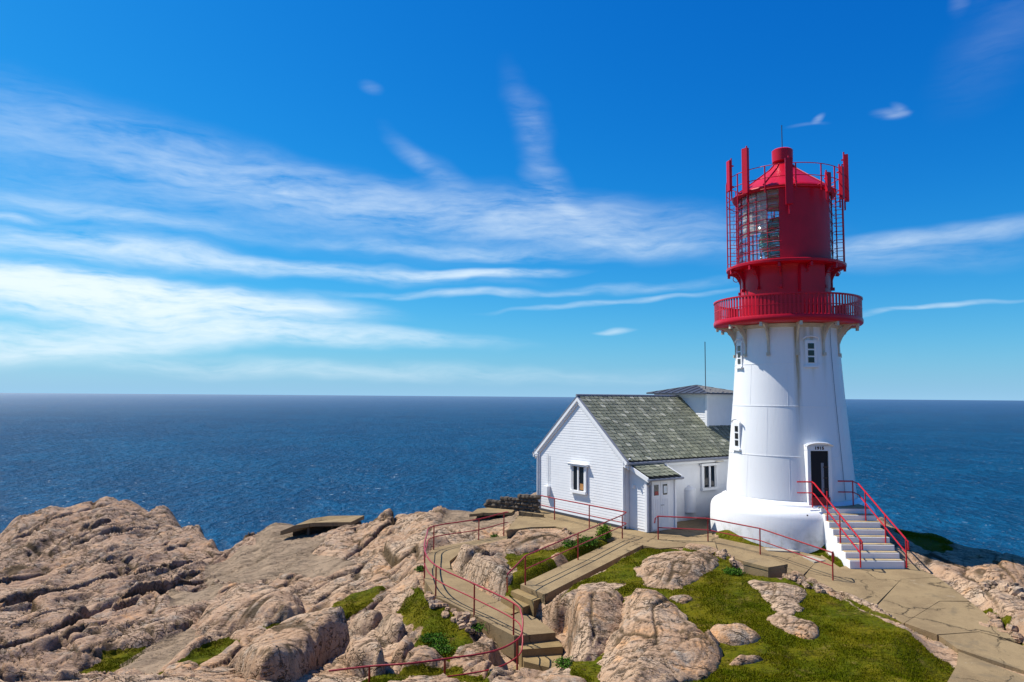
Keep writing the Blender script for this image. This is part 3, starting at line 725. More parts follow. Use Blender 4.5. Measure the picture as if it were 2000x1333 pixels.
outcrop('grey-brown weathered rock below the ramp, left of the orange hump', [(1062,1205),(1080,1170),(1130,1145),(1180,1138),(1222,1146),(1224,1180),(1205,1230),(1180,1285),(1140,1290),(1095,1270),(1082,1240)], .55, 'rock_warm', s=.4, seed=105, amp=.4, cs=.6)
outcrop('small low orange boulder half sunk in the lawn beside the large hump', [(1384,1230),(1400,1214),(1440,1208),(1470,1222),(1490,1245),(1450,1258),(1410,1256)], .3, 'rock_warm', s=.2, seed=107, amp=.16)
outcrop('small rough grey rock sunk in the lawn near the bottom edge', [(1424,1292),(1440,1276),(1475,1278),(1505,1292),(1470,1300),(1445,1302)], .16, s=.12, seed=109, amp=.2)
outcrop('flat cracked rock below the concrete block', [(1462,1126),(1500,1132),(1560,1136),(1580,1156),(1568,1186),(1545,1200),(1512,1198),(1488,1162)], .16, s=.25, seed=111, amp=.15, z0=0)
outcrop('ragged pale rock tongue crossing the middle of the lawn', [(1500,1204),(1512,1192),(1545,1196),(1556,1208),(1596,1216),(1606,1248),(1566,1248),(1520,1228)], .12, 'rock_warm', s=.15, seed=113, amp=.2)
outcrop('small pale rock between the dome and the orange hump', [(1310,1168),(1330,1157),(1352,1162),(1342,1178),(1320,1180)], .12, s=.12, seed=115, amp=.1)
outcrop('long pink rock ledge curving below the terrace edge', [(905,1080),(940,1062),(1000,1048),(1060,1036),(1095,1036),(1108,1048),(1060,1066),(1000,1074),(955,1082),(920,1086)], .35, s=.35, seed=117, amp=.2)
outcrop('grey round-backed rock between the walkway and the ramp', [(878,1108),(905,1086),(950,1080),(990,1086),(1006,1110),(1000,1130),(975,1148),(940,1150),(910,1132)], .42, s=.35, seed=119, amp=.18)
outcrop('small pink rock in the grass beside the ramp railing', [(1065,1086),(1090,1075),(1130,1074),(1150,1080),(1110,1094),(1080,1096)], .18, s=.15, seed=121, amp=.1)
outcrop('small pale stone hump at the bend of the walkway steps', [(980,1155),(1000,1140),(1018,1150),(1010,1168),(985,1170)], .2, s=.12, seed=123, amp=.1)
outcrop('flat pinkish rock among weeds below the walkway', [(870,1296),(885,1262),(925,1245),(955,1250),(975,1275),(960,1296),(920,1308)], .22, 'rock_warm', s=.3, seed=125, amp=.25)
outcrop('massive slanting granite block with a dark vertical face at the bottom edge', [(450,1320),(480,1285),(560,1235),(640,1212),(690,1215),(665,1245),(625,1275),(610,1310),(560,1345),(470,1345)], .95, s=.12, tilt=(.10,.05), seed=127, amp=.28, cs=.8)
outcrop('square-edged upright granite block left of the weeds', [(660,1265),(700,1250),(745,1255),(750,1285),(745,1320),(665,1322)], .7, s=.07, seed=129, amp=.15, cs=.6)
outcrop('oval leaning boulder above the square block', [(732,1232),(745,1205),(775,1192),(798,1202),(795,1230),(775,1258),(745,1258)], .6, s=.16, seed=131, amp=.12, tilt=(.2,.1))
outcrop('cracked boulder beside the weeds right of the oval boulder', [(765,1285),(780,1250),(805,1225),(815,1250),(812,1280),(790,1296)], .5, s=.15, seed=133, amp=.2)
outcrop('broad ledge behind the slanting granite block', [(680,1215),(720,1195),(760,1190),(740,1205),(735,1225),(700,1235)], .45, s=.12, seed=135, amp=.2)
outcrop('large smooth whale-backed granite swell in the left foreground', [(380,1240),(390,1195),(420,1160),(470,1135),(560,1135),(600,1160),(580,1195),(520,1215),(450,1232),(400,1250)], .75, s=.35, seed=137, amp=.35, cs=.9)
outcrop('small pale rock with a dark shadow beside the sheltered hollow', [(470,1225),(500,1200),(540,1202),(535,1222),(490,1236)], .3, s=.15, seed=139, amp=.1)
outcrop('flat pale slab among grass strips in the left foreground', [(310,1310),(360,1285),(400,1290),(380,1320),(320,1333)], .3, s=.12, seed=141, amp=.2)
outcrop('tan cracked rock beyond the path at the right edge', [(1880,1100),(1950,1088),(2030,1100),(2040,1150),(1960,1150),(1900,1130)], .25, 'rock_warm', s=.5, seed=143, amp=.25, cs=.8)

# ------------------------------------------------------------------ loose stones: retaining edge of the path, dry wall, walkway foot
def stone_mesh(seed, sx=1, sy=.8, sz=.6):
    r_ = random.Random(seed); m_ = MB(); v = []; n = 7
    for k_, (zz, rr) in enumerate(((-.5,.75),(0,1.0),(.45,.72))):
        for i in range(n):
            a = 2*math.pi*i/n+r_.uniform(-.2,.2); q = rr*r_.uniform(.8,1.12); v.append((q*math.cos(a)*sx/2, q*math.sin(a)*sy/2, zz*sz*r_.uniform(.85,1.15)))
    f = [[k_*n+i, k_*n+(i+1) % n, (k_+1)*n+(i+1) % n, (k_+1)*n+i] for k_ in (0,1) for i in range(n)]+[[i for i in range(n)][::-1], [2*n+i for i in range(n)]]
    me = mesh('stone', v, f, M['rock_plain'], False); return me
SM = [stone_mesh(i) for i in range(9)]
SMd = []
for me in SM: m2 = me.copy(); m2.materials[0] = M['concdark']; SMd.append(m2)
def stones(root, line, n, size, spread, zoff=0, meshes=SM, rows=1, rowh=.16, ground=True):
    L = rootloc(root); pts = [Vector(p) for p in line]; seg = [(pts[i+1]-pts[i]).length for i in range(len(pts)-1)]; T = sum(seg)
    for r_ in range(rows):
        for i in range(n):
            d = T*(i+random.uniform(.1,.9))/n; k_ = 0
            while d > seg[k_] and k_ < len(seg)-1: d -= seg[k_]; k_ += 1
            p = pts[k_].lerp(pts[k_+1], min(1, d/seg[k_])); p = p+Vector((random.uniform(-1,1), random.uniform(-1,1), 0))*spread
            z = sample(p.x, p.y) if ground else p.z
            s_ = size*random.uniform(.6, 1.25)
            o = inst('stone', random.choice(meshes), root, (p.x-L.x, p.y-L.y, z+zoff+r_*rowh-L.z+s_*.12), (random.uniform(-.3,.3), random.uniform(-.3,.3), random.uniform(0,6.3)))
            o.scale = (s_, s_, s_*random.uniform(.7, 1.1))
rt = empty('rubble_edge', atz(1430,1090,-5.6), 'rough rubble stones packed under the path edge beside the concrete block', 'rubble')
stones(rt, [hit(1400,1084), hit(1425,1092), hit(1446,1100)], 30, .24, .2)
stones(rt, [hit(1535,1132), hit(1565,1142), hit(1600,1158)], 26, .2, .18)
rt2 = empty('rubble_edge', atz(900,1220,-6.7), 'broken stones heaped along the foot of the curved walkway', 'rubble')
stones(rt2, [hit(836,1160), hit(860,1182), hit(895,1208), hit(930,1230)], 46, .26, .28)
rt3 = empty('rubble_edge', atz(1120,1046,-5.4), 'small pale stones along the terrace edge above the grass', 'rubble')
stones(rt3, [hit(1098,1040), hit(1125,1048), hit(1160,1056)], 26, .17, .14)
stones(rt3, [hit(1125,1078), hit(1150,1076), hit(1172,1068)], 18, .14, .1)
rt4 = empty('rubble_edge', atz(1950,1190,-6), 'loose stones and slabs beside the path at the right edge', 'rubble')
stones(rt4, [hit(1935,1150), hit(1975,1160), hit(2000,1175)], 12, .42, .5)
stones(rt4, [hit(1925,1190), hit(1965,1215), hit(2000,1235)], 14, .38, .35)
rt5 = empty('rubble_edge', atz(1700,1190,-6), 'small stones and grit in the strip between lawn and path', 'rubble')
stones(rt5, [hit(1640,1152), hit(1700,1178), hit(1750,1202)], 34, .15, .16)

# dark dry-stone wall left of the house
dw = empty('stone_wall', atz(1000,1000,-5.3), 'dark rubble wall running from the house corner to the left', 'wall')
w0 = at(1048, 1000, 33.6); w1 = at(948, 1014, 34.6)
for r_ in range(5):
    n = 13
    for i in range(n):
        if r_*.9 > 4.8-3.2*i/n: continue
        p = w0.lerp(w1, (i+.5*(r_ % 2))/n); hgt = .17*r_; s_ = .40*random.uniform(.85,1.15)
        o = inst('stone', random.choice(SMd), dw, Vector((p.x, p.y, -5.32+hgt))-dw.location, (random.uniform(-.15,.15), random.uniform(-.15,.15), random.uniform(-.3,.3)))
        o.scale = (s_*.95, s_, s_*.72)

# concrete block beside the path
cbk = empty('concrete_block', atz(1490,1110,-5.7), 'weathered rectangular concrete block below the path railing', 'concrete block')
q = [atz(1452,1097,-5.24), atz(1500,1109,-5.24), atz(1537,1103,-5.24), atz(1487,1090,-5.24)]
m_ = MB().hexa([v-Vector((0,0,.85)) for v in q], q); m_.make('block', M['conc'], cbk)
cen = sum(q, Vector())/4; q2 = [cen+(v-cen)*1.035+Vector((0,0,.012)) for v in q]; MB().hexa([v-Vector((0,0,.1)) for v in q2], q2).make('top_slab', M['conc'], cbk)
for i, (a, b, c, d) in enumerate((((1488,1061),(1545,1064),(1562,1068),(1500,1066)), ((1562,1071),(1585,1071),(1612,1079),(1590,1082)))):
    q = [atz(p[0], p[1], -5.3) for p in (a, b, c, d)]; q = [v+Vector((0,0,.0)) for v in q]
    z_ = max(sample(v.x, v.y) for v in q)+.05
    q = [Vector((v.x, v.y, z_)) for v in q]; m_ = MB().hexa([v-Vector((0,0,.14)) for v in q], q)
    tag(m_.make('paving_slab', M['concpale']), ['long pale slab lying in grass below the lighthouse plinth', 'square pale slab lying in grass left of the white stairs'][i], 'slab')

# bunkers
def bunker(label, front, Yd, zr, hgt, dep, th, posts, zs=()):
    """low concrete shelter: curved roof slab, dark opening, piers"""
    P = [Vector((at(px, 900, Yd+dy).x, Yd+dy, 0)) for px, dy in front]
    root = empty('bunker', P[len(P)//2]+Vector((0,0,zr-hgt)), label, 'bunker')
    tp = [Vector((p.x, p.y, zr-(zs[i] if i < len(zs) else 0))) for i, p in enumerate(P)]; bk = [Vector((p.x+.3, p.y+dep, t__.z+.02)) for p, t__ in zip(P, tp)][::-1]
    ring = tp+bk; MB().hexa([v-Vector((0,0,th)) for v in ring], ring).make('roof_slab', M['conc'], root)
    MB().hexa([v-Vector((0,.9,th+hgt+2)) for v in bk]+[v+Vector((0,-.7,-th-hgt-2)) for v in bk[::-1]], [v-Vector((0,.9,th)) for v in bk]+[v+Vector((0,-.7,-th)) for v in bk[::-1]]).make('back_wall', M['concdark'], root)  # dark colour here and on the piers stands for shade inside the opening
    for f_ in posts:
        k_ = f_*(len(tp)-1); i = min(int(k_), len(tp)-2); p = tp[i].lerp(tp[i+1], k_-i)+Vector((0,.25,-th-hgt/2)); MB().box(p, .12, .12, hgt).make('pier', M['concdark'], root)
    return root
bunker('low curved concrete bunker with dark slit on the seaward skyline', [(552,-1.3),(580,-.7),(615,-.35),(650,-.2),(688,-.1)], 38.2, -6.62, .75, 2.0, .2, (.42,.75), (.28,.08))
bunker('sunken concrete shelter with dark opening left of the stone wall', [(918,-.6),(945,-.2),(1000,0)], 33.2, -5.28, .7, 1.5, .12, (.3,.6))
# light retaining wall by the terrace
a = atz(1013,1020,-5.62); b = atz(1060,1016,-5.45); lw = empty('retaining_wall', a, 'short pale concrete wall at the end of the terrace', 'wall')
n_ = Vector((-(b-a).y, (b-a).x, 0)).normalized()*.18
bz = -5.75
q = [Vector((a.x,a.y,-5.15)), Vector((b.x,b.y,-5.22)), Vector((b.x,b.y,-5.22))+n_, Vector((a.x,a.y,-5.15))+n_]
MB().hexa([Vector((v.x,v.y,bz)) for v in q], q).make('wall', M['conc'], lw)
# trench box at the left edge; solid dark block stands for its shaded opening
q = [atz(8,1243,-8.6), atz(52,1238,-8.6), atz(56,1225,-8.6), atz(14,1230,-8.6)]
tb = empty('concrete_box', q[0]-Vector((0,0,.6)), 'small concrete trench box, its shaded opening painted dark, at the left edge', 'concrete box')
MB().hexa([v-Vector((0,0,.8)) for v in q], q).make('wall', M['concdark'], tb)
cen = sum(q, Vector())/4; q2 = [cen+(v-cen)*1.06+Vector((0,0,.01)) for v in q]; MB().hexa([v-Vector((0,0,.08)) for v in q2], q2).make('coping', M['conc'], tb)

# ------------------------------------------------------------------ railings
def smooth_line(pts, n=5):
    out = []; P = [pts[0]]+list(pts)+[pts[-1]]
    for i in range(1, len(P)-2):
        for k_ in range(n):
            t_ = k_/n; a, b, c, d = P[i-1], P[i], P[i+1], P[i+2]
            out.append(.5*((2*b)+(c-a)*t_+(2*a-5*b+4*c-d)*t_*t_+(3*b-a-3*c+d)*t_**3))
    out.append(P[-2]); return out
def railing(label, foot, posts, hgt=.9, mid=.47, r=.024, mat='redrail', curve=False, extra_top=None, group='red pipe railings along the concrete paths'):
    """foot: list of ground points; posts: indices carrying a post"""
    root = empty('railing', foot[0], label, 'railing', group)
    up = Vector((0,0,1)); top = [p+up*hgt for p in foot]; md = [p+up*mid for p in foot]
    if extra_top: top = extra_top[0]+top+extra_top[1]
    if curve: top = smooth_line(top); md = smooth_line(md)
    autosmooth(MB().tube(top, r).make('top_rail', M[mat], root)); autosmooth(MB().tube(md, r*.8).make('mid_rail', M[mat], root))
    for i in posts: autosmooth(MB().tube([foot[i]-up*.25, foot[i]+up*(hgt-.01)], r).make('post', M[mat], root))
    return root
z5 = -5.31
fC = [atz(1056,1007,z5), atz(1083,1014,z5), atz(1151,1029.5,z5), atz(1223,1046,z5)]
railing('red railing along the foot of the white gable wall', fC, [1,2], .88, .46)
fB = [fC[-1]+Vector((0,-.02,0)), atz(1215.5,1051.5,-5.34), atz(1129,1092,-5.57), atz(1026,1141,-5.84)]
tB = [atz(990,1129,-5.35), atz(991,1157,-6.1)]
rB = railing('red railing along the sloping ramp, bent down at its lower end', fB, [1,2,3], .86, .45, extra_top=([], [tB[0]+Vector((.02,.1,.08)), tB[0], tB[1]]))
fA = [(992,1044,-5.55),(984,1044.5,-5.6),(935,1058,-5.8),(847,1073,-5.95),(833,1092,-6.04),(829,1128,-6.1),(851,1161.5,-6.2),(926,1201,-6.38),(1003,1243,-6.54),(1018,1266,-6.66),(1020,1296,-6.86),(1010,1320,-7.02),(962,1345,-7.12),(868,1362,-7.15),(800,1372,-7.15),(720,1378,-7.2),(640,1388,-7.25)]
fA = [atz(*p) for p in fA]
railing('long red railing curving around the lower walkway and steps', fA, [1,2,3,5,6,7,8,11,13,15], .88, .46, curve=True)
fD = [atz(*p) for p in ((1285.6,1055,-5.36),(1383,1060,-5.38),(1485,1082,-5.48),(1627,1135,-5.76),)]
endD = fD[-1]+(fD[-1]-fD[-2]).normalized()*.05
rD = railing('red railing between the terrace and the white stairs, curved at both ends', fD, [0,1,2,3], .88, .46,
   extra_top=([fD[0]+Vector((-.13,.02,.62)), fD[0]+Vector((-.10,.02,.80)), fD[0]+Vector((-.03,.01,.87))], [fD[-1]+Vector((.10,.18,.86)), fD[-1]+Vector((.20,.36,.76)), fD[-1]+Vector((.22,.40,.5))]))

# ------------------------------------------------------------------ lighthouse
lh = empty('lighthouse', (TX, TY, -5.25), 'tall white round lighthouse with red lantern and balcony', 'lighthouse')
TC = Vector((TX, TY, 0))
def lz(px, py, Y=TY): return at(px, py, Y).z
def tower_r(z): return float(np.interp(z, [-3.7,-3.0,-1.5,0,1.2,2.0,2.9], [2.46,2.40,2.275,2.145,2.06,2.01,1.99]))
def dirc(phi):   # direction at angle phi (deg) to the right of the camera-facing side
    a = math.atan2(-TY, -TX)+R(phi); return Vector((math.cos(a), math.sin(a), 0))
def angc(phi): return math.atan2(-TY, -TX)+R(phi)
prof = [(3.16,-5.7),(3.14,-4.9),(3.11,-4.40),(3.06,-4.25),(2.95,-4.13),(2.80,-4.05),(2.66,-4.02),(2.60,-4.02)]
autosmooth(MB().lathe(prof, 128, TC).make('plinth', M['tower'], lh), 60)
prof = [(2.70,-4.03),(2.66,-3.95),(2.54,-3.91),(2.48,-3.85)]
autosmooth(MB().lathe(prof, 128, TC).make('foot_moulding', M['tower'], lh), 30)
prof = [(tower_r(z), z) for z in np.linspace(-3.86, 3.0, 30)]
autosmooth(MB().lathe(prof, 144, TC).make('tower_wall', M['tower'], lh), 60)
for z in (-2.2, -.3, 1.35):
    r_ = tower_r(z); autosmooth(MB().lathe([(r_-.01,z-.02),(r_+.010,z-.016),(r_+.010,z+.016),(r_-.01,z+.02)], 128, TC).make('plate_joint', M['tower'], lh), 30)
sm_ = MB()
for r0, z0, z1 in ((0, -3.8, -2.22), (.5, -2.18, -.32), (0, -.28, 1.33), (.5, 1.37, 2.7)):
    for i in range(9):
        a = 40*(i+r0); pts = [TC+dirc(a)*(tower_r(z)+.001)+Vector((0,0,z)) for z in np.linspace(z0, z1, 5)]; sm_.tube(pts, .005, 4)
sm_.make('plate_seam', M['tower'], lh)
# gallery
GB = 2.92
autosmooth(MB().lathe([(1.97,GB),(2.74,GB),(2.83,GB+.02),(2.88,GB+.07),(2.89,GB+.17),(2.87,GB+.25),(2.80,GB+.28),(2.80,GB+.22)], 144, TC).make('gallery_rim', M['red'], lh), 40)
# deck: perforated plate
def deck():
    m_ = MB(); n = 216; rr = [1.6]+list(np.linspace(2.0, 2.80, 15))
    vs = [Vector((r_*math.cos(2*math.pi*i/n), r_*math.sin(2*math.pi*i/n), GB+.19)) for i in range(n) for r_ in rr]; k_ = len(rr); fs = []
    for i in range(n):
        for q in range(k_-1):
            if q > 0 and q % 2 == 1 and (i+(q//2) % 2) % 2 == 0 and q < k_-2 : continue
            j = (i+1) % n; fs.append([i*k_+q, j*k_+q, j*k_+q+1, i*k_+q+1])
    return obj('gallery_deck', [v+TC for v in vs], fs, M['red'], lh)
deck()
lh.children[-1] if False else None
HR = .78
autosmooth(MB().lathe([(2.80,GB+.24+HR),(2.88,GB+.24+HR),(2.88,GB+.30+HR),(2.80,GB+.30+HR)], 144, TC, close=True).make('gallery_top_rail', M['red'], lh), 30)
autosmooth(MB().lathe([(2.825,GB+.24+.40),(2.855,GB+.24+.40),(2.855,GB+.27+.40),(2.825,GB+.27+.40)], 144, TC, close=True).make('gallery_mid_rail', M['red'], lh), 30)
bal = MB().box((2.84,0,GB+.25+HR/2), .018, .085, HR); bm_ = mesh('baluster', bal.v, bal.f, M['red'])
zoff = Vector((0,0,5.25))
for i in range(120):
    inst('baluster', bm_, lh, zoff, (0,0,2*math.pi*i/120))
# solid sheet behind the middle of the balcony rail, as on the photographed side
def arc(r0, r1, z0, z1, a0, a1, n=24): return MB().lathe([(r0,z0),(r1,z0),(r1,z1),(r0,z1)], n, TC, a0, a1, close=True)
arc(2.81,2.82, GB+.28, GB+.22+HR, angc(-20), angc(12)).make('wind_screen', M['red'], lh)
# brackets
def bracket(mat, r_in, r_out, z0, z1, w_=.07):
    m_ = MB(); n = 9; vs = []
    for s_ in (-1, 1):
        for i in range(n+1):
            a = i/n*math.pi/2; rr = r_in+(r_out-r_in)*(1-math.cos(a)); zz = z0+(z1-z0)*math.sin(a)
            vs.append((rr, s_*w_/2, zz)); vs.append((rr-.10 if i else rr-.02, s_*w_/2, min(z1, zz+.13)))
    k_ = 2*(n+1); f = []
    for i in range(n):
        f += [[2*i, 2*i+2, 2*i+3, 2*i+1], [k_+2*i, k_+2*i+1, k_+2*i+3, k_+2*i+2], [2*i, k_+2*i, k_+2*i+2, 2*i+2], [2*i+1, 2*i+3, k_+2*i+3, k_+2*i+1]]
    m_.add(vs, f)
    m_.box(((r_in+r_out)/2, 0, z1-.03), r_out-r_in+.05, w_*1.3, .06); m_.box((r_in+.02, 0, (z0+z1)/2), .06, w_*1.3, z1-z0)
    m_.box((r_in+.05, 0, z0), .13, w_*1.8, .12); m_.box((r_out-.03, 0, z1-.1), .10, w_*1.6, .12)
    # web ring
    m_.lathe([(.10,0),(.14,0)], 12, (0,0,0)) if False else None
    for i in range(10):
        a0 = 2*math.pi*i/10; a1 = 2*math.pi*(i+1)/10; c = Vector((r_in+.2, 0, z1-.2))
        m_.tube([c+Vector((math.cos(a0)*.13,0,math.sin(a0)*.13)), c+Vector((math.cos(a1)*.13,0,math.sin(a1)*.13))], .016, 5)
    return mesh('bracket', m_.v, m_.f, mat)
bk_ = bracket(M['cream'], 2.0, 2.78, 1.72, GB)
for i in range(12): inst('bracket', bk_, lh, zoff, (0,0,angc(11+30*i)))
autosmooth(MB().lathe([(1.97,GB-.16),(2.09,GB-.14),(2.13,GB-.02),(1.97,GB-.01)], 96, TC).make('cornice', M['cream'], lh), 30)
# watch room drum
UG = lz(1536, 526)
autosmooth(MB().lathe([(1.75,GB+.17),(1.75,UG-.5),(1.77,UG-.2),(1.90,UG-.05),(1.92,UG)], 112, TC).make('watch_room_wall', M['red'], lh), 40)
d_ = dirc(33); t_ = Vector((-d_.y, d_.x, 0)); m_ = MB().box(TC+d_*1.75+Vector((0,0,(GB+.2+UG)/2)), .26, 1.05, UG-GB-.3, (d_, t_, Vector((0,0,1))))
m_.make('service_door', M['red'], lh)
autosmooth(MB().lathe([(1.8,UG-.10),(2.25,UG-.10),(2.33,UG-.06),(2.34,UG+.03),(2.27,UG+.06),(1.77,UG+.06)], 128, TC).make('upper_gallery', M['red'], lh), 30)
bk2 = bracket(M['red'], 1.76, 2.29, UG-.95, UG-.1, .06)
for i in range(12): inst('upper_bracket', bk2, lh, zoff, (0,0,angc(-5+30*i)))
# lantern
LE = lz(1531, 389); RL = 1.85
autosmooth(MB().lathe([(RL+.01,UG+.06),(RL+.01,UG+.16),(RL-.05,UG+.16)], 96, TC).make('lantern_sill', M['red'], lh), 30)
a_bl0, a_bl1 = -5, 66
arc(RL-.06, RL+.03, UG+.06, LE, angc(a_bl0), angc(a_bl1), 30).make('lantern_blind_panel', M['red'], lh)
nsec = 20; span = (360-(a_bl1-a_bl0)); ds = span/nsec; nrow = 7; hrow = (LE-UG-.2)/nrow
pm = MB(); da = R(ds)
pm.lathe([(RL-.02,0),(RL-.012,0),(RL-.012,hrow-.02),(RL-.02,hrow-.02)], 4, (0,0,0), -da/2, da/2, close=True); pmesh = mesh('glass_pane', pm.v, pm.f, M['lantern_glass'], True)
for i in range(nsec):
    for j in range(nrow):
        inst('glass_pane', pmesh, lh, (0,0,5.25+UG+.17+hrow*j), (0,0,angc(a_bl1+ds*(i+.5))))
mm = MB().box((RL,0,(UG+LE)/2), .04, .022, LE-UG-.1); mmesh = mesh('mullion', mm.v, mm.f, M['mullion'])
for i in range(nsec+1): inst('mullion', mmesh, lh, zoff, (0,0,angc(a_bl1+ds*i)))
for j in range(nrow+1):
    z = UG+.16+hrow*j; arc(RL-.02, RL+.025, z-.010, z+.010, angc(a_bl1), angc(a_bl0+360), 80).make('glazing_bar', M['mullion'], lh)
# roof
prof = [(RL-.05,LE-.04),(2.02,LE-.02),(2.06,LE+.04),(2.02,LE+.10)]
zt = lz(1529, 322)
prof += [(1.97,LE+.14),(1.2,LE+.14+(zt-LE-.1)*.42),(.62,zt-.32),(.40,zt-.08),(.30,zt)]
autosmooth(MB().lathe(prof, 112, TC).make('lantern_roof', M['red'], lh), 35)
rib = MB()
rib.tube([Vector((1.98,0,LE+.17)), Vector((1.2,0,LE+.17+(zt-LE-.1)*.42)), Vector((.62,0,zt-.29)), Vector((.4,0,zt-.05))], .022, 6); rmesh = mesh('roof_rib', rib.v, rib.f, M['red'])
for i in range(10): inst('roof_rib', rmesh, lh, zoff, (0,0,angc(-22+36*i)))
autosmooth(MB().lathe([(RL-.08, LE-.05),(1.2,LE+.55),(.3,zt-.1)], 64, TC).make('lantern_ceiling', M['linen'], lh), 35)
zv = lz(1528, 292)
autosmooth(MB().lathe([(.28,zt-.05),(.28,zt+.02),(.41,zt+.10),(.42,zv-.08),(.36,zv-.03),(.0,zv+.04)], 48, TC).make('ventilator', M['red'], lh), 30)
MB().tube([TC+Vector((0,0,zv)), TC+Vector((0,0,lz(1526,245)))], .018, 6).make('lightning_rod', M['dark'], lh)
# lens
ln = empty('lens', (0,0,0)); ln.parent = lh
for i, (z, r_) in enumerate([(UG+.25+.105*k_, .98*math.sin(max(.35, math.pi*(k_+1.2)/20.5))**.45) for k_ in range(18)]):
    autosmooth(MB().lathe([(r_-.12,z),(r_,z+.03),(r_,z+.06),(r_-.12,z+.085)], 32, TC, close=True).make('prism_ring', M['lens'], ln), 30)
for i in range(8):
    d_ = dirc(i*45+10); MB().tube([TC+d_*.9+Vector((0,0,UG+.1)), TC+d_*1.0+Vector((0,0,UG+1.2)), TC+d_*.7+Vector((0,0,UG+2.15))], .022, 5).make('lens_frame', M['brass'], ln)
autosmooth(MB().lathe([(.0,UG+.1),(1.0,UG+.1),(1.0,UG+.2),(0,UG+.2)], 32, TC).make('lens_table', M['brass'], ln), 30)
arc(1.64,1.66, UG+1.3, LE-.05, angc(-75), angc(-22), 14).make('curtain', M['linen'], lh)
# outer cage: posts with ladder rungs and hoops
cage = empty('cage', (0,0,0)); cage.parent = lh
RC = 2.27
ring_z = [lz(1536, yy) for yy in (352, 374, 394)]
for z in ring_z:
    autosmooth(MB().tube([TC+Vector((RC*math.cos(2*math.pi*i/72), RC*math.sin(2*math.pi*i/72), z)) for i in range(72)], .016, 6, True).make('hoop', M['red'], cage))
for j in range(7):
    z = UG+.42+.37*j
    r_ = 2.02
    pts = [TC+dirc(-98+i*3)*r_+Vector((0,0,z)) for i in range(33)]; autosmooth(MB().tube(pts, .008, 5).make('guard_bar', M['red'], cage))
    pts = [TC+dirc(66+i*3)*r_+Vector((0,0,z)) for i in range(20)]; autosmooth(MB().tube(pts, .008, 5).make('guard_bar', M['red'], cage))
for ph, top in ((-86,lz(1419,352)),(-68,ring_z[0]),(-50,ring_z[0]+.02),(-35,ring_z[0]),(-17,ring_z[0]),(12,ring_z[0]),(38,ring_z[0]),(57,ring_z[0]),(76,ring_z[0]+.05),(92,ring_z[0]),(115,ring_z[0]),(140,ring_z[0]),(165,ring_z[0]),(190,ring_z[0]),(215,ring_z[0]),(240,ring_z[0])):
    d_ = dirc(ph); z0 = UG if (ph < -30 or ph > 70) else LE-.25
    autosmooth(MB().tube([TC+d_*RC+Vector((0,0,z0)), TC+d_*RC+Vector((0,0,top))], .027, 6).make('post', M['red'], cage))
    if ph in (-86, -68, 76, 92):
        for j in range(8):
            z = UG+.3+.34*j
            MB().tube([TC+d_*1.92+Vector((0,0,z)), TC+d_*RC+Vector((0,0,z))], .013, 5).make('rung', M['red'], cage)
    else: MB().tube([TC+d_*1.97+Vector((0,0,LE+.02)), TC+d_*RC+Vector((0,0,LE+.02))], .022, 5).make('rung', M['red'], cage)
# panel antennas
for (px, y0, y1, w_, dep) in ((1430,315,374,.25,.12),(1463,290,378,.25,.14),(1542,308,398,.27,.16),(1611,336,374,.2,.12),(1637,325,388,.2,.12),(1649,302,392,.15,.14),(1655,312,394,.12,.14)):
    s_ = (px-1531)/47.5/2.50; ph = math.degrees(math.asin(max(-1, min(1, s_)))); d_ = dirc(ph); t_ = Vector((-d_.y, d_.x, 0)); Yd = TY+2.5*d_.y
    z0 = at(px, y1, Yd).z; z1 = at(px, y0, Yd).z; c = TC+d_*2.43; c.z = (z0+z1)/2
    an = empty('panel_antenna', (0,0,0)); an.parent = lh
    MB().box(c, dep, w_, z1-z0, (d_, t_, Vector((0,0,1)))).make('antenna_housing', M['red'], an)
    MB().tube([TC+d_*2.34+Vector((0,0,z0-.35)), TC+d_*2.34+Vector((0,0,z1+.12))], .03, 6).make('antenna_pole', M['red'], an)
    for zz in (z0+.2, z1-.2): MB().box(TC+d_*2.32+Vector((0,0,zz)), .16, .05, .05, (d_, t_, Vector((0,0,1)))).make('clamp', M['red'], an)
# tower windows and door
def on_tower(phi, z): d_ = dirc(phi); return TC+d_*tower_r(z)+Vector((0,0,z)), d_, Vector((-d_.y, d_.x, 0))
def tower_window(phi, zc, h_, w_, cat_top='arched'):
    p, d_, t_ = on_tower(phi, zc); ax = (d_, t_, Vector((0,0,1)))
    # lean with the wall
    f = empty('window', (0,0,0)); f.parent = lh
    MB().box(p+d_*.0, .12, w_+.20, h_+.18, ax).make('frame', M['trim'], f)
    MB().box(p+d_*.08, .09, w_+.34, .07, ax).make('sill', M['trim'], f).location = Vector((0,0,-h_/2-.12))
    # arched hood
    m_ = MB(); n = 10; rr = (w_+.40)/2
    pts = [p+d_*.08+t_*(rr*math.cos(math.pi*i/n))+Vector((0,0,h_/2+.10+.15*math.sin(math.pi*i/n))) for i in range(n+1)]
    m_.tube(pts, .032, 6); m_.make('hood', M['trim'], f)
    for k_ in range(3):
        MB().box(p+d_*.065+Vector((0,0,(k_-1)*h_/3)), .012, w_, h_/3-.06, ax).make('pane', M['winglass'], f)
    return f
CI = CM.inverted()
def proj(p):
    v = CI @ Vector(p); return 1000+F*v.x/-v.z, 666.5-F*v.y/-v.z
def phi_of(px, z): return min((i*.25 for i in range(-360, 361)), key=lambda a: abs(proj(TC+dirc(a)*(tower_r(z)+.05)+Vector((0,0,z)))[0]-px))
tower_window(phi_of(1583.5, 1.9), lz(1583, 690, TY-2), .80, .24)
tower_window(phi_of(1445, 1.9)-1, lz(1446, 692, TY-.9), .80, .24)
tower_window(phi_of(1437, -1.5)+2, lz(1437, 852, TY-.6), .85, .24)
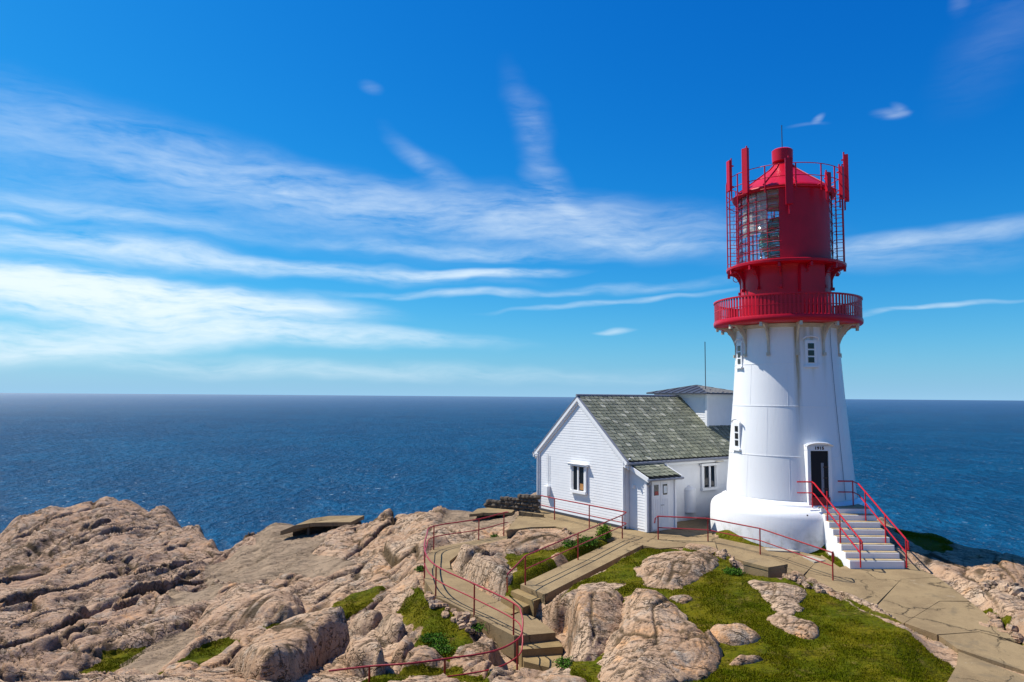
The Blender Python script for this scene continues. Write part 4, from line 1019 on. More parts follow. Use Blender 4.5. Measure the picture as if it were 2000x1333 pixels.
# door
ph = phi_of(1599, -3); zb, ztp = -3.96, lz(1598, 880, TY-2.4)
p, d_, t_ = on_tower(ph, (zb+ztp)/2); ax = (d_, t_, Vector((0,0,1))); hd = ztp-zb
dr = empty('door', (0,0,0)); dr.parent = lh
for s_ in (-1, 1): MB().box(p+t_*s_*.40+d_*.02, .30, .12, hd+.02, ax).make('jamb', M['trim'], dr)
MB().box(p+d_*.02+Vector((0,0,hd/2+.10)), .28, .92, .22, ax).make('lintel', M['trim'], dr)
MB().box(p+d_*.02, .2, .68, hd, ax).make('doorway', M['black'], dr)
MB().box(p+t_*.12+d_*.125, .012, .1, hd*.55, ax).make('inner_door_edge', M['grey'], dr)
for zz in (-.5, 0, .5): MB().box(p+t_*.25+d_*.125+Vector((0,0,zz*.8)), .014, .22, .05, ax).make('door_bar', M['brown'], dr)
MB().box(p+d_*.18+Vector((0,0,-hd/2+.16)), .12, .68, .32, ax).make('threshold_board', M['redrail'], dr)
m_ = MB(); n = 12
pts = [p+d_*.16+t_*(.52*math.cos(math.pi*i/n))+Vector((0,0,hd/2+.16+.13*math.sin(math.pi*i/n))) for i in range(n+1)]
m_.add([v for q in pts for v in (q, q+d_*.1)]+[], [[2*i,2*i+1,2*i+3,2*i+2] for i in range(n)]); 
m_.add(pts, [list(range(n+1))]); m_.tube(pts, .045, 6); m_.make('hood', M['trim'], dr)
fc = bpy.data.curves.new('year', 'FONT'); fc.body = '1915'; fc.size = .15; fc.extrude = .01; fc.align_x = 'CENTER'; fc.offset = .006; fc.space_character = 1.25
fo = bpy.data.objects.new('year_tmp', fc); C.objects.link(fo); bpy.context.view_layer.update()
me = bpy.data.meshes.new_from_object(fo.evaluated_get(bpy.context.evaluated_depsgraph_get())); bpy.data.objects.remove(fo)
me.materials.clear(); me.materials.append(M['black']); me.name = 'year_lettering'
mt = Matrix(((t_.x, 0, d_.x, 0), (t_.y, 0, d_.y, 0), (0, 1, 0, 0), (0, 0, 0, 1)))
pp = p+d_*.165+Vector((0,0,hd/2+.04))-Vector(lh.location); mt.translation = pp
inst('year_lettering', me, dr, mat=mt)
# cable down the tower
cp = [TC+dirc(52)*(tower_r(z)+.03)+Vector((0,0,z)) for z in np.linspace(-3.8, 2.8, 12)]
MB().tube(cp, .010, 5).make('cable', M['grey'], lh)
# small sockets on plinth / drain
for (px, py) in ((1577,1007),):
    q = at(px, py, 26.4); MB().box(q, .05, .02, .05).make('vent', M['black'], lh)

# ------------------------------------------------------------------ entrance stairs
SZ0, SZ1 = -3.97, -5.58
q4 = [atz(1596,993,SZ0), atz(1689,992,SZ0), atz(1674,1108,SZ1), atz(1776,1107,SZ1)]; print('stairs', [tuple(round(a,2) for a in v) for v in q4])
SX0, SX1, SY0, SY1 = (q4[0].x+q4[2].x)/2, (q4[1].x+q4[3].x)/2, (q4[0].y+q4[1].y)/2, (q4[2].y+q4[3].y)/2
st = empty('entrance_stairs', ((SX0+SX1)/2, SY1, SZ1), 'white stairs with eight tan treads leading up to the lighthouse door', 'stairs')
nr = 8; rise = (SZ0-SZ1)/nr; run_ = (SY0-SY1)/(nr-1)
q = [(SX0-.28,SY0+1.3),(SX1+.02,SY0+1.3),(SX1,SY0),(SX0,SY0)]
MB().hexa([Vector((*v,-5.9)) for v in q], [Vector((*v,SZ0-.035)) for v in q]).make('landing', M['trim'], st)
q = [(SX0-.26,SY0+1.3),(SX1+.02,SY0+1.3),(SX1,SY0+.07),(SX0+.02,SY0+.07)]
MB().hexa([Vector((*v,SZ0-.034)) for v in q], [Vector((*v,SZ0)) for v in q]).make('landing_top', M['tread'], st)
for i in range(nr-1):
    z = SZ0-rise*(i+1); y1 = SY0-run_*(i+1); y0 = SY0-run_*i
    xo = 0.0
    q = [(SX0+xo,y0),(SX1+xo,y0),(SX1+xo,y1),(SX0+xo,y1)]
    MB().hexa([Vector((*v,-5.95)) for v in q], [Vector((*v,z-.02)) for v in q]).make('step', M['trim'], st)
    q = [(SX0+xo+.03,y0+.005),(SX1+xo-.02,y0+.005),(SX1+xo-.02,y1+.06),(SX0+xo+.03,y1+.06)]
    MB().hexa([Vector((*v,z-.02)) for v in q], [Vector((*v,z+.006)) for v in q]).make('tread', M['tread'], st)
for sx, lab, x in ((0,'bright red handrail on the left side of the white stairs', SX0+.08),(1,'bright red handrail on the right side of the white stairs', SX1-.06)):
    f1, f2, f3, f5, bd = ((1587,990), (1615,1019), (1648.5,1063), (1681,1108), (1601.5,949)) if sx == 0 else ((1666.6,988), (1698,1018), (1735,1061), (1771,1108), (1681.5,948))
    P1 = atz(*f1, SZ0); B1 = P1.copy(); P2_ = atz(*f2, SZ0-rise*2); P3_ = atz(*f3, SZ0-rise*5); P5 = atz(*f5, SZ1+.01)
    B1 = atz(f1[0]+14, f1[1]+6, SZ0); B1.y = max(B1.y, SY0-.05)
    foot = [P1+Vector((-.55,.0,0)), P1, B1, P2_, P3_, P5]
    root = empty('handrail', foot[-1], lab, 'handrail', 'handrails of the white entrance stairs')
    up = Vector((0,0,1)); H_ = .90
    top = [foot[0]+up*H_, foot[1]+up*H_, foot[2]+up*(H_-.02), foot[5]+up*(H_+.02), foot[5]+Vector((.03,-.08,H_-.06)), foot[5]+Vector((.03,-.09,H_-.32))]
    md = [foot[0]+up*.5, foot[1]+up*.5, foot[2]+up*.48, foot[5]+up*.46]
    autosmooth(MB().tube(top, .027).make('top_rail', M['stairrail'], root)); autosmooth(MB().tube(md, .022).make('mid_rail', M['stairrail'], root))
    for i, v in enumerate(foot):
        if i in (0, 2): continue
        if i in (3, 4):
            f_ = .15 if i == 3 else .58; v = foot[2].lerp(foot[5], f_); k9 = max(0, min(nr-1, int((SY0-v.y)/run_)+1)); ztop = (foot[2].z+H_-.02)*(1-f_)+(foot[5].z+H_+.02)*f_
            v = Vector((max(SX0+.05, v.x), v.y, SZ0-rise*k9)); hh = ztop-v.z
            autosmooth(MB().tube([v-up*.02, v+up*hh], .024).make('post', M['stairrail'], root)); continue
        if i in (1,): hh = H_
        elif i == 5: hh = H_+.02
        else:
            f_ = (foot[2].y-v.y)/(foot[2].y-foot[5].y); hh = (foot[2].z+H_-.02)*(1-f_)+(foot[5].z+H_+.02)*f_-v.z
        autosmooth(MB().tube([v-up*.02, v+up*hh], .024).make('post', M['stairrail'], root))

# ------------------------------------------------------------------ keeper's house (u along the ridge, s out of the front wall, z up)
RC_ = atz(1222, 1032, GZ); LC_ = atz(1052, 994, GZ)
gv = (LC_-RC_); gv.z = 0; GW = gv.length; gv.normalize()          # across the gable, away from the front wall
uv = Vector((gv.y, -gv.x, 0));  uv = uv if uv.x > 0 else -uv       # along the ridge
sv = -gv                                                          # out of the front wall
def Hh(u, s, z): return RC_+uv*u+sv*s+Vector((0,0,z-GZ))
def uz(px, py, s=0):      # pixel on the front wall plane
    r = ray(px, py); n_ = sv; o_ = RC_+sv*s; t_ = o_.dot(n_)/r.dot(n_); q = r*t_; return (q-RC_).dot(uv), q.z
def gz(px, py, u=0):      # pixel on the gable plane
    r = ray(px, py); o_ = RC_+uv*u; t_ = o_.dot(uv)/r.dot(uv); q = r*t_; return (q-RC_).dot(gv), q.z
AXH = (uv, sv, Vector((0,0,1)))
hs_ = empty('house', RC_, 'white clapboard keepers house with slate roof beside the lighthouse', 'house')
HL = 10.8
_, ZE = gz(1222, 893); _, ZA = gz(1132, 779); 
ZE = (ZE+gz(1050,884)[1])/2; HWd = GW/2
print('house', GW, ZE-GZ, ZA-GZ)
# walls
b4 = [Hh(0,0,GZ-.3), Hh(HL,0,GZ-.3), Hh(HL,-GW,GZ-.3), Hh(0,-GW,GZ-.3)]; t4 = [Hh(0,0,ZE), Hh(HL,0,ZE), Hh(HL,-GW,ZE), Hh(0,-GW,ZE)]
r2 = [Hh(0,-HWd,ZA), Hh(HL,-HWd,ZA)]
obj('wall', b4+t4+r2, [[0,1,5,4],[1,2,6,9,5],[2,3,7,6],[3,0,4,8,7],[0,3,2,1],[4,5,9,8],[6,7,8,9]], M['white'], hs_)
# clapboards on the gable and the front wall, joined
m_ = MB(); pitch = .112; z = GZ+.06
def halfspan(z_): return HWd if z_ < ZE else max(0, HWd*(ZA-z_)/(ZA-ZE))
while z < ZA-.1:
    h0 = halfspan(z); h1 = halfspan(z+pitch-.01)
    a0, a1 = -HWd+h0-.05, -HWd-h0+.05; c0, c1 = -HWd+h1-.05, -HWd-h1+.05
    if c0 > c1:
        v = [Hh(-.016,a0,z), Hh(-.016,a1,z), Hh(-.008,c1,z+pitch), Hh(-.008,c0,z+pitch), Hh(.0,a0,z), Hh(.0,a1,z), Hh(.0,c1,z+pitch), Hh(.0,c0,z+pitch)]
        m_.add(v, [[0,3,2,1],[0,1,5,4],[0,4,7,3],[1,2,6,5],[3,7,6,2]])
    z += pitch
z = GZ+.06
while z < ZE-.14:
    v = [Hh(1.9,.02,z), Hh(HL,.02,z), Hh(HL,.01,z+pitch), Hh(1.9,.01,z+pitch), Hh(1.9,0,z), Hh(HL,0,z)]
    m_.add(v, [[0,1,2,3],[0,4,5,1]]); z += pitch
tag(m_.make('clapboard', M['white'], hs_), kind='stuff')
MB().box(Hh(-.02,-HWd,GZ+.02), .10, GW+.02, .10, AXH).make('base_board', M['dark'], hs_)
for s_ in (-.06, -GW+.06): MB().box(Hh(-.045,s_,(GZ+ZE)/2+.05), .04, .14, ZE-GZ-.1, AXH).make('corner_board', M['trim'], hs_)
MB().tube([Hh(-.10,-GW+.03,GZ), Hh(-.10,-GW+.03,ZE-.15), Hh(-.02,-GW-.25,ZE+.02)], .035, 8).make('downpipe', M['trim'], hs_)
MB().tube([Hh(-.10,-.02,GZ), Hh(-.10,-.02,ZE-.05), Hh(.05,.25,ZE+.05)], .03, 8).make('downpipe', M['trim'], hs_)
# roof
OV, EV = .10, .22; th = .09; sl_ = (ZA-ZE)/HWd
def roofz(s): return ZA-abs(s+HWd)*sl_
for sgn in (1, -1):
    s_e = -HWd+sgn*(HWd+EV); z_e = ZA-(HWd+EV)*sl_
    b = [Hh(-OV,-HWd,ZA+.02), Hh(-OV,s_e,z_e+.02), Hh(HL+OV,s_e,z_e+.02), Hh(HL+OV,-HWd,ZA+.02)]; t_ = [v+Vector((0,0,th)) for v in b]
    MB().hexa(b, t_).make('roof_deck', M['felt'], hs_)
    # barge boards in two steps
    for k_, (uo, dz, hh) in enumerate(((-OV-.015,-.10,.20),(-OV+.03,-.22,.12))):
        b = [Hh(uo,-HWd,ZA+dz), Hh(uo,s_e,z_e+dz), Hh(uo+.05,s_e,z_e+dz), Hh(uo+.05,-HWd,ZA+dz)]
        MB().hexa(b, [v+Vector((0,0,hh)) for v in b]).make('barge_board', M['trim'], hs_)
    b = [Hh(-OV-.03,-HWd,ZA+.10), Hh(-OV-.03,s_e,z_e+.10), Hh(-OV+.10,s_e,z_e+.10), Hh(-OV+.10,-HWd,ZA+.10)]
    MB().hexa(b, [v+Vector((0,0,.035)) for v in b]).make('verge_flashing', M['grey'], hs_)
    MB().tube([Hh(-OV-.05,s_e+sgn*.05,z_e+.03), Hh(HL+OV,s_e+sgn*.05,z_e+.03)], .06, 8).make('gutter', M['grey'], hs_)
    MB().box(Hh(HL/2,s_e-sgn*.04,z_e-.06), HL+.4, .04, .14, AXH).make('fascia', M['trim'], hs_)
    MB().box(Hh(HL/2,s_e-sgn*(EV/2+.02),z_e-.08), HL+.3, EV-.04, .03, AXH).make('soffit', M['trim'], hs_)
MB().tube([Hh(-OV-.04,-HWd,ZA+.15), Hh(HL+OV,-HWd,ZA+.15)], .055, 8).make('ridge_cap', M['grey'], hs_)
# slates
def slate_shape(wd, hg):
    m_ = MB(); z = .02
    pl = [(-wd/2,0),(-wd/2,-hg*.76),(-wd*.30,-hg*.84),(wd*.30,-hg),(wd/2,-hg*.84),(wd/2,0)]
    m_.hexa([Vector((a,b,0)) for a, b in pl][::-1], [Vector((a,b,z)) for a, b in pl][::-1]); return m_
def slates(root, o_, ua, da, nu, nd, wd, hg, budget):
    """o_: top corner, ua along the ridge, da down the slope"""
    nrm = ua.cross(-da).normalized(); 
    if nrm.z < 0: nrm = -nrm
    sh = slate_shape(wd*.83, hg*1.22); me = mesh('slate', sh.v, sh.f, M['slate'])
    L = rootloc(root); jobs = []
    for j in range(nd):
        for i in range(nu):
            off = random.uniform(-.03, .03)*wd
            p = o_+ua*(wd*(i+.5)+off)+da*(hg*(j-.15))+nrm*(.018+random.uniform(0,.006))
            jobs.append((p.length, p, random.uniform(-.03,.03), random.uniform(.0,.03)))
    jobs.sort(key=lambda a: a[0])
    st_v = []; st_f = []; tone = []
    for k_, (_, p, tw, lf) in enumerate(jobs):
        yv = -da; xv = ua
        mt = Matrix(((xv.x,yv.x,nrm.x,p.x),(xv.y,yv.y,nrm.y,p.y),(xv.z,yv.z,nrm.z,p.z),(0,0,0,1))) @ Matrix.Rotation(tw, 4, 'Z') @ Matrix.Rotation(-R(3.5)-lf*.7, 4, 'X')
        if k_ < budget:
            mt.translation = mt.translation-L; inst('slate', me, root, mat=mt)
        else:
            b_ = len(st_v); st_v += [mt @ v for v in sh.v]; st_f += [[i+b_ for i in f] for f in sh.f]; tone += [random.random()]*len(sh.v)
    if st_v:
        o = obj('slate_field', st_v, st_f, M['slate'], root); tag(o, kind='stuff')
        a = o.data.attributes.new('tone', 'FLOAT', 'POINT'); a.data.foreach_set('value', tone)
dsl = (Hh(0,HWd-HWd+EV,ZA-(HWd+EV)*sl_)-Hh(0,-HWd,ZA)); SLn = dsl.length; dsl.normalize()
nd = 20; hg = SLn/nd; nu = 40; wd = (HL+OV*2)/nu
slates(hs_, Hh(-OV+.05,-HWd,ZA+.11), uv, dsl, nu, nd, wd, hg, 265)
# windows
def window(root, c, ax, w_, h_, name='window', box=None):
    """ax = (along wall, outward, up)"""
    f = empty(name, (0,0,0)); f.parent = root; a, n_, up = ax
    MB().box(c+n_*.01, w_, .02, h_, ax).make('pane_backing', M['black'], f)
    for s_ in (-1, 1):
        MB().box(c+a*s_*(w_/2+.03)+n_*.04, .09, .08, h_+.12, ax).make('frame_stile', M['trim'], f)
        MB().box(c+a*s_*(w_/4+.008)+n_*.03, w_/2-.08, .012, h_-.06, ax).make('pane', M['winglass'], f)
        MB().box(c+a*s_*(w_*.42)+n_*.036, .05, .04, h_, ax).make('sash_stile', M['trim'], f)
    MB().box(c+n_*.05, .09, .07, h_, ax).make('mullion', M['trim'], f)
    MB().box(c+up*(h_/2+.08)+n_*.07, w_+.34, .16, .09, ax).make('head_board', M['trim'], f)
    MB().box(c+up*(h_/2+.13)+n_*.09, w_+.40, .20, .025, ax).make('drip_cap', M['trim'], f)
    MB().box(c-up*(h_/2+.07)+n_*.06, w_+.16, .12, .12, ax).make('sill', M['trim'], f)
    if box: MB().box(c+a*box*w_*.22-up*(h_*.33)+n_*.028, w_*.28, .03, h_*.26, ax).make('box_on_sill', M['woodbox'], f)
    return f
ca, cz = gz(1132.5, 935); a0_, z0_ = gz(1119, 955); a1_, z1_ = gz(1145, 916)
window(hs_, Hh(-.03,-ca,cz), (sv, -uv, Vector((0,0,1))), abs(a0_-a1_), 1.02, box=1)
cu, cz = uz(1383, 931); u0, _ = uz(1370, 931); u1, _ = uz(1396, 931)
window(hs_, Hh(cu,.03,cz), (uv, sv, Vector((0,0,1))), u1-u0, .92)
# porch
PU0, PU1, PS = .22, 1.82, 1.0
_, pe = uz(1268, 933, PS); pt = pe+.40
b = [Hh(PU0,0,GZ-.2), Hh(PU0,PS,GZ-.2), Hh(PU1,PS,GZ-.2), Hh(PU1,0,GZ-.2)]; tt = [Hh(PU0,0,pt), Hh(PU0,PS,pe), Hh(PU1,PS,pe), Hh(PU1,0,pt)]
MB().hexa(b, tt).make('porch_wall', M['white'], hs_)
m_ = MB(); z = GZ+.06
while z < pt-.1:
    s1 = PS if z+pitch < pe else max(.05, PS*(pt-z-pitch)/(pt-pe))
    m_.add([Hh(PU0-.02,.02,z), Hh(PU0-.02,s1,z), Hh(PU0-.008,s1,z+pitch), Hh(PU0-.008,.02,z+pitch), Hh(PU0,.02,z), Hh(PU0,s1,z)], [[0,1,2,3],[0,4,5,1]]); z += pitch
tag(m_.make('porch_clapboard', M['white'], hs_), kind='stuff')
MB().box(Hh(PU0-.03,PS+.0,(GZ+pe)/2), .10, .12, pe-GZ, AXH).make('porch_corner_board', M['trim'], hs_)
MB().box(Hh(PU1,PS+.01,(GZ+pe)/2), .10, .06, pe-GZ, AXH).make('porch_corner_board', M['trim'], hs_)
MB().tube([Hh(PU0+.08,PS+.10,GZ), Hh(PU0+.08,PS+.10,pe-.05)], .035, 8).make('porch_downpipe', M['grey'], hs_)
psl = (pt-pe)/PS
b = [Hh(PU0-.16,-.0,pt+.02), Hh(PU0-.16,PS+.22,pe-.22*psl+.02), Hh(PU1+.16,PS+.22,pe-.22*psl+.02), Hh(PU1+.16,0,pt+.02)]
MB().hexa(b, [v+Vector((0,0,.07)) for v in b]).make('porch_roof_deck', M['felt'], hs_)
for uo in (PU0-.18, PU1+.14):
    b = [Hh(uo,0,pt-.07), Hh(uo,PS+.24,pe-.24*psl-.07), Hh(uo+.04,PS+.24,pe-.24*psl-.07), Hh(uo+.04,0,pt-.07)]
    MB().hexa(b, [v+Vector((0,0,.18)) for v in b]).make('porch_barge_board', M['trim'], hs_)
MB().tube([Hh(PU0-.2,PS+.27,pe-.26*psl+.02), Hh(PU1+.2,PS+.27,pe-.26*psl+.02)], .05, 8).make('porch_gutter', M['grey'], hs_)
dp = (Hh(0,PS+.22,pe-.22*psl)-Hh(0,0,pt)); ln_ = dp.length; dp.normalize()
slates(hs_, Hh(PU0-.12,0,pt+.10), uv, dp, 6, 5, (PU1-PU0+.2)/6.3, ln_/5, 99)
# porch double door
du0, _ = uz(1271, 980, PS); du1, _ = uz(1305, 980, PS); dz0 = GZ+.04; _, dz1 = uz(1288, 938, PS); dc = (du0+du1)/2
dd = empty('door', (0,0,0)); dd.parent = hs_
MB().box(Hh(dc,PS+.01,(dz0+dz1)/2), du1-du0+.14, .06, dz1-dz0+.06, AXH).make('frame', M['trim'], dd)
for s_ in (-1, 1):
    w_ = (du1-du0)/2; cc = dc+s_*w_/2
    lf = MB().box(Hh(cc,PS+.05,(dz0+dz1)/2), w_-.02, .035, dz1-dz0-.04, AXH).make('leaf', M['trim'], dd)
    for q in range(4): MB().box(Hh(cc-w_/2+.1+q*(w_-.2)/3,PS+.07,(dz0+dz1)/2-.25), .012, .012, (dz1-dz0)*.5, AXH).make('groove_bead', M['trim'], dd)
    MB().box(Hh(cc,PS+.072,dz1-.38), w_*.50, .012, .42, AXH).make('window_pane', M['winglass'], dd)
MB().box(Hh(dc-w_/2,PS+.082,dz1-.50), w_*.42, .006, .14, AXH).make('red_notice', M['sign'], dd)
MB().box(Hh(dc+w_/2,PS+.082,dz1-.38), w_*.36, .006, .28, AXH).make('paper_notice', M['paper'], dd)
MB().box(Hh(dc+.08,PS+.095,(dz0+dz1)/2-.02), .14, .03, .02, AXH).make('handle', M['grey'], dd)
MB().box(Hh(PU0-.05,.28,GZ+1.7), .10, .10, .12, AXH).make('wall_lamp', M['trim'], hs_)
MB().box(Hh(PU0+.0,PS+.12,pe-.22), .12, .12, .14, AXH).make('wall_lamp', M['grey'], hs_)
# meter box on the gable
ma, mz = gz(1072, 958); autosmooth(MB().box(Hh(-.12,-ma,mz), .2, .3, .42, AXH).make('meter_box', M['trim'], hs_))
for k_ in range(2): MB().tube([Hh(-.06,-ma-.06+.1*k_,mz+.2), Hh(-.06,-ma-.06+.1*k_,ZE-.1)], .012, 5).make('conduit', M['trim'], hs_)
# round-topped cover on the front wall
cu, cz = uz(1346, 975)
m_ = MB(); n = 10; zt_, zb_ = uz(1346,955)[1], uz(1346,1000)[1]
prf = [(.30*math.cos(math.pi*i/n), .30*math.sin(math.pi*i/n)) for i in range(n+1)]
vs = [Hh(cu+a, .02+b*.9, zb_) for a, b in prf]+[Hh(cu+a, .02+b*.9, zt_) for a, b in prf]+[Hh(cu+a*.3, .02+b*.25, zt_+.14) for a, b in prf]
k_ = n+1; fs = [[i,i+1,k_+i+1,k_+i] for i in range(n)]+[[k_+i,k_+i+1,2*k_+i+1,2*k_+i] for i in range(n)]+[list(range(k_))[::-1], [2*k_+i for i in range(k_)]]
autosmooth(m_.add(vs, fs).make('vent_cover', M['trim'], hs_), 50)
MB().box(Hh(uz(1395,900)[0],.30,ZE-.28), .5, .06, .04, AXH).make('rusty_arm', M['cream'], hs_)
# lookout room on the roof
LU0, LU1, LS0, LS1 = 6.5, 8.8, -HWd-1.55, -HWd+1.68
zl = at(1384, 771, 34.5).z+.02
b = [Hh(LU0,LS1,ZE-.2), Hh(LU1,LS1,ZE-.2), Hh(LU1,LS0,ZE-.2), Hh(LU0,LS0,ZE-.2)]
MB().hexa(b, [Vector((v.x,v.y,zl)) for v in b]).make('lookout_wall', M['white'], hs_)
m_ = MB(); z = roofz(LS1)
while z < zl-.12:
    m_.add([Hh(LU0-.025,LS1,z), Hh(LU0-.025,LS0,z), Hh(LU0-.006,LS0,z+pitch), Hh(LU0-.006,LS1,z+pitch), Hh(LU0,LS1,z), Hh(LU0,LS0,z)], [[0,3,2,1],[0,1,5,4]])
    m_.add([Hh(LU0,LS1+.025,z), Hh(LU1,LS1+.025,z), Hh(LU1,LS1+.006,z+pitch), Hh(LU0,LS1+.006,z+pitch), Hh(LU0,LS1,z), Hh(LU1,LS1,z)], [[0,1,2,3],[0,4,5,1]]); z += pitch
tag(m_.make('lookout_clapboard', M['white'], hs_), kind='stuff')
MB().box(Hh(LU0-.01,LS1+.01,(roofz(LS1)+zl)/2), .12, .12, zl-roofz(LS1), AXH).make('lookout_corner_board', M['trim'], hs_)
e_ = .38; uc, sc = (LU0+LU1)/2, (LS0+LS1)/2; zapex = at(1355, 752, 35.4).z
ev = [Hh(LU0-e_,LS1+e_,zl), Hh(LU1+e_,LS1+e_,zl), Hh(LU1+e_,LS0-e_,zl), Hh(LU0-e_,LS0-e_,zl)]
ap = Hh(uc,sc,zapex)
obj('lookout_roof', ev+[v+Vector((0,0,.05)) for v in ev]+[ap], [[0,3,2,1],[0,1,5,4],[1,2,6,5],[2,3,7,6],[3,0,4,7],[4,5,8],[5,6,8],[6,7,8],[7,4,8]], M['dark'], hs_)
MB().hexa([v*1+Vector((0,0,-.13)) for v in [Hh(LU0-.1,LS1+.1,zl), Hh(LU1+.1,LS1+.1,zl), Hh(LU1+.1,LS0-.1,zl), Hh(LU0-.1,LS0-.1,zl)]], [v-Vector((0,0,.003)) for v in [Hh(LU0-.1,LS1+.1,zl), Hh(LU1+.1,LS1+.1,zl), Hh(LU1+.1,LS0-.1,zl), Hh(LU0-.1,LS0-.1,zl)]]).make('lookout_frieze', M['trim'], hs_)
for k_ in range(4):
    a, b_ = ev[k_]+Vector((0,0,.05)), ev[(k_+1) % 4]+Vector((0,0,.05)); mid = (a+b_)/2
    for i in range(1, 9):
        f_ = i/9; q = a.lerp(b_, f_); tgt = ap if abs(f_-.5) < .02 else None
        fr = 1-abs(2*f_-1)          # seams end at the hips
        e2 = q+(ap-mid)*fr; MB().tube([q+Vector((0,0,.012)), e2+Vector((0,0,.012))], .018, 4).make('roof_seam', M['dark'], hs_)
    MB().tube([a, ap], .025, 5).make('hip_cap', M['dark'], hs_)
mp = at(1378, 755, 35.0); MB().tube([Vector((mp.x,mp.y,zapex-.35)), Vector((mp.x,mp.y,at(1378,668,35).z))], .02, 6).make('mast', M['dark'], hs_)

# ------------------------------------------------------------------ vegetation
def blades(name, P, hmin, hmax, wd, mat):
    n = len(P); a = rng.uniform(0, 2*np.pi, n); h = rng.uniform(hmin, hmax, n); w_ = wd*rng.uniform(.6, 1.3, n)
    lx = rng.normal(0, .45, n)*h; ly = rng.normal(0, .45, n)*h
    v0 = P-np.stack([np.cos(a)*w_, np.sin(a)*w_, np.full(n,.01)], 1); v1 = P+np.stack([np.cos(a)*w_, np.sin(a)*w_, np.full(n,-.01)], 1)
    v2 = P+np.stack([lx, ly, h], 1); co = np.stack([v0, v1, v2], 1).reshape(-1, 3)
    me = bpy.data.meshes.new(name); me.vertices.add(3*n); me.vertices.foreach_set('co', co.astype(np.float32).ravel())
    me.loops.add(3*n); me.loops.foreach_set('vertex_index', np.arange(3*n, dtype=np.int32)); me.polygons.add(n)
    me.polygons.foreach_set('loop_start', np.arange(0, 3*n, 3, dtype=np.int32)); me.materials.append(mat); me.update(calc_edges=True)
    o = bpy.data.objects.new(name, me); C.objects.link(o); return o
wgt = (G > .55)
jj, ii = np.nonzero(wgt[:-1, :-1]); ok = (ys_[jj] > 14) & (ys_[jj] < 34) & (xs[ii] > -20) & (xs[ii] < 20); jj, ii = jj[ok], ii[ok]
ncell = len(jj); print('grass cells', ncell)
NB = 330000; pick = rng.integers(0, ncell, NB); fx, fy = rng.random(NB), rng.random(NB); j, i = jj[pick], ii[pick]
px_ = xs[i]+fx*(xs[i+1]-xs[i]); py_ = ys_[j]+fy*(ys_[j+1]-ys_[j])
pz_ = (Z[j,i]*(1-fx)+Z[j,i+1]*fx)*(1-fy)+(Z[j+1,i]*(1-fx)+Z[j+1,i+1]*fx)*fy
clump = fbm(px_*1.6, py_*1.6, 500, 4)+.5; bare = fbm(px_*.9+4, py_*.9, 520, 4)+.5; keep = (rng.random(NB) < np.clip((clump-.25)*2.6, .08, 1)*np.clip((.66-bare)*9, .05, 1)) & (np.hypot(px_-TX, py_-TY) > 3.24)
for nm, (P, co, drop, blend) in slabs.items(): keep &= sdist(px_, py_, P) < -.02
P3 = np.stack([px_, py_, pz_], 1)[keep]
edge = []   # ragged tufts growing along the edges of the slabs
for nm in ('path_a', 'path_b', 'path_c', 'path_d', 'path_e', 'ramp', 'walk_a', 'walk_b', 'court'):
    P = slabs[nm][0]
    for i in range(len(P)):
        (x0, y0), (x1, y1) = P[i], P[(i+1) % len(P)]; L9 = math.hypot(x1-x0, y1-y0)
        for _ in range(int(L9*150)):
            q = random.random(); x9 = x0+(x1-x0)*q+random.gauss(0, .07); y9 = y0+(y1-y0)*q+random.gauss(0, .07)
            if 14 < y9 < 34 and float(fbm(np.array([x9*1.3]), np.array([y9*1.3]), 640, 3)[0]) > .03: edge.append((x9, y9))
ex = np.array(edge); okE = np.ones(len(ex), bool)
for nm, (P, co, drop, blend) in slabs.items(): okE &= sdist(ex[:,0], ex[:,1], P) < .015
okE &= (np.hypot(ex[:,0]-TX, ex[:,1]-TY) > 3.3)
ex = ex[okE]; P3 = np.concatenate([P3, np.array([(a, b, sample(a, b)) for a, b in ex])])
print('edge tufts', len(ex))
tag(blades('grass', P3, .015, .055, .009, M['blade']), 'short green and olive turf between the rocks and the path', 'grass', kind='stuff')

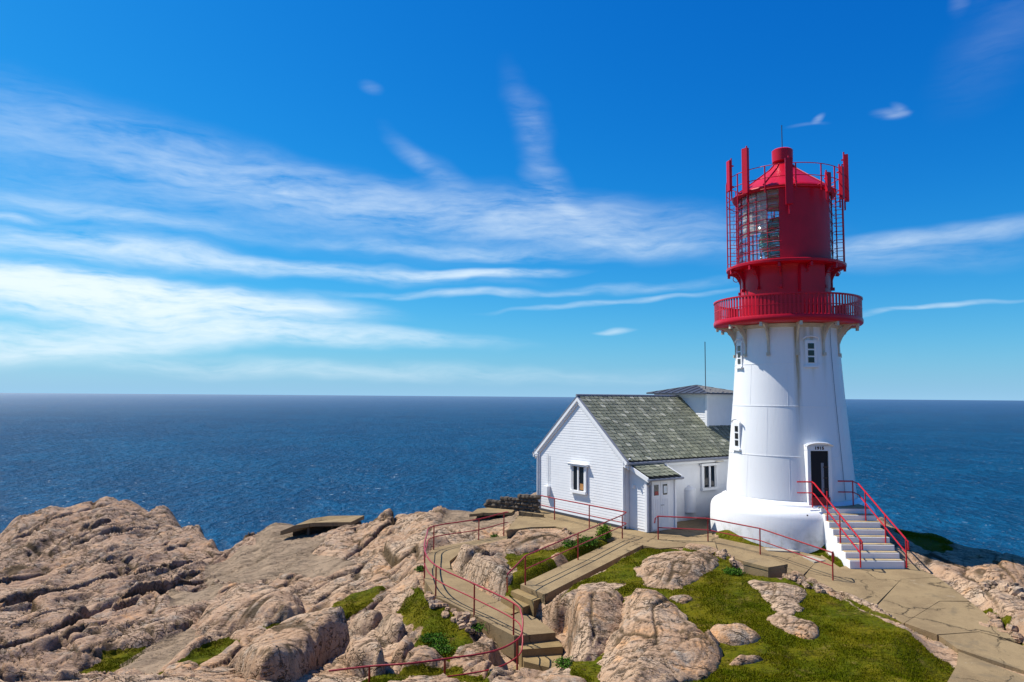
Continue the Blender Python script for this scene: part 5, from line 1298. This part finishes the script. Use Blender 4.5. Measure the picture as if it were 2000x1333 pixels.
def bush(label, c, rx, rz, n, mat='leaf', name='shrub', cat='shrub', lf=.035, group=None):
    root = empty(name, c, label, cat, group); pts = rng.normal(0, 1, (n, 3)); pts /= np.linalg.norm(pts, axis=1)[:, None]
    ph_ = rng.uniform(0, 6, 3); rad = rng.uniform(.35, 1.0, n)**.6*(1+.5*np.array([math.sin(6*p[0]+4*p[1]+ph_[0])*math.cos(5*p[2]+ph_[1]) for p in pts])+.25*rng.normal(0, .5, n))
    pts = pts*rad[:, None]*np.array([rx, rx, rz]); pts[:, 2] = np.abs(pts[:, 2]+rz*.6)
    vs = []; fs = []
    for p in pts:
        q = Vector(p)+Vector(c); d1 = Vector(rng.normal(0, 1, 3)).normalized(); d2 = d1.cross(Vector(rng.normal(0, 1, 3))).normalized()
        s_ = lf*rng.uniform(.6, 1.4); k_ = len(vs); vs += [q-d1*s_, q+d2*s_*.45, q+d1*s_, q-d2*s_*.45]; fs.append([k_,k_+1,k_+2,k_+3])
    obj('foliage', vs, fs, M[mat], root)
    m_ = MB()
    for i in range(7):
        d = Vector((rng.uniform(-1,1)*rx*.6, rng.uniform(-1,1)*rx*.6, rz*1.2)); m_.tube([Vector(c)-Vector((0,0,.05)), Vector(c)+d*.5, Vector(c)+d], .008, 5)
    m_.make('stem', M['stem'], root); return root
def gpt(px, py):
    h_ = hit(px, py); return (h_.x, h_.y, sample(h_.x, h_.y))
b_ = atz(1180, 1053, -5.4); bush('bright yellow-green bush behind the ramp railing', (b_.x, b_.y, sample(b_.x, b_.y)), .26, .33, 2600)
for lab, px, py, rx, rz, n in (
  ('leafy green weeds behind the ramp railing, left of the bright bush', 1150, 1060, .42, .16, 1500),
  ('leafy weeds between the long pink ledge and the ramp railing', 1118, 1066, .42, .13, 1300),
  ('small green tuft beside the narrow terrace edge', 966, 1046, .16, .14, 500),
  ('dense green weeds below the curved walkway', 848, 1252, .40, .08, 1200),
  ('dense green weeds beside the cracked boulder', 862, 1272, .34, .07, 1000),
  ('green weeds under the walkway wall', 928, 1222, .26, .10, 800),
  ('tuft of green weeds at the outer side of the walkway bend', 822, 1102, .18, .11, 500),
  ('low weeds at the foot of the lower steps', 1105, 1300, .25, .1, 700),
  ('dark shrub tuft beside the concrete block', 1432, 1120, .32, .08, 900)):
    bush(lab, gpt(px, py), rx, rz, n, 'herb', 'weeds', 'weeds', .03)
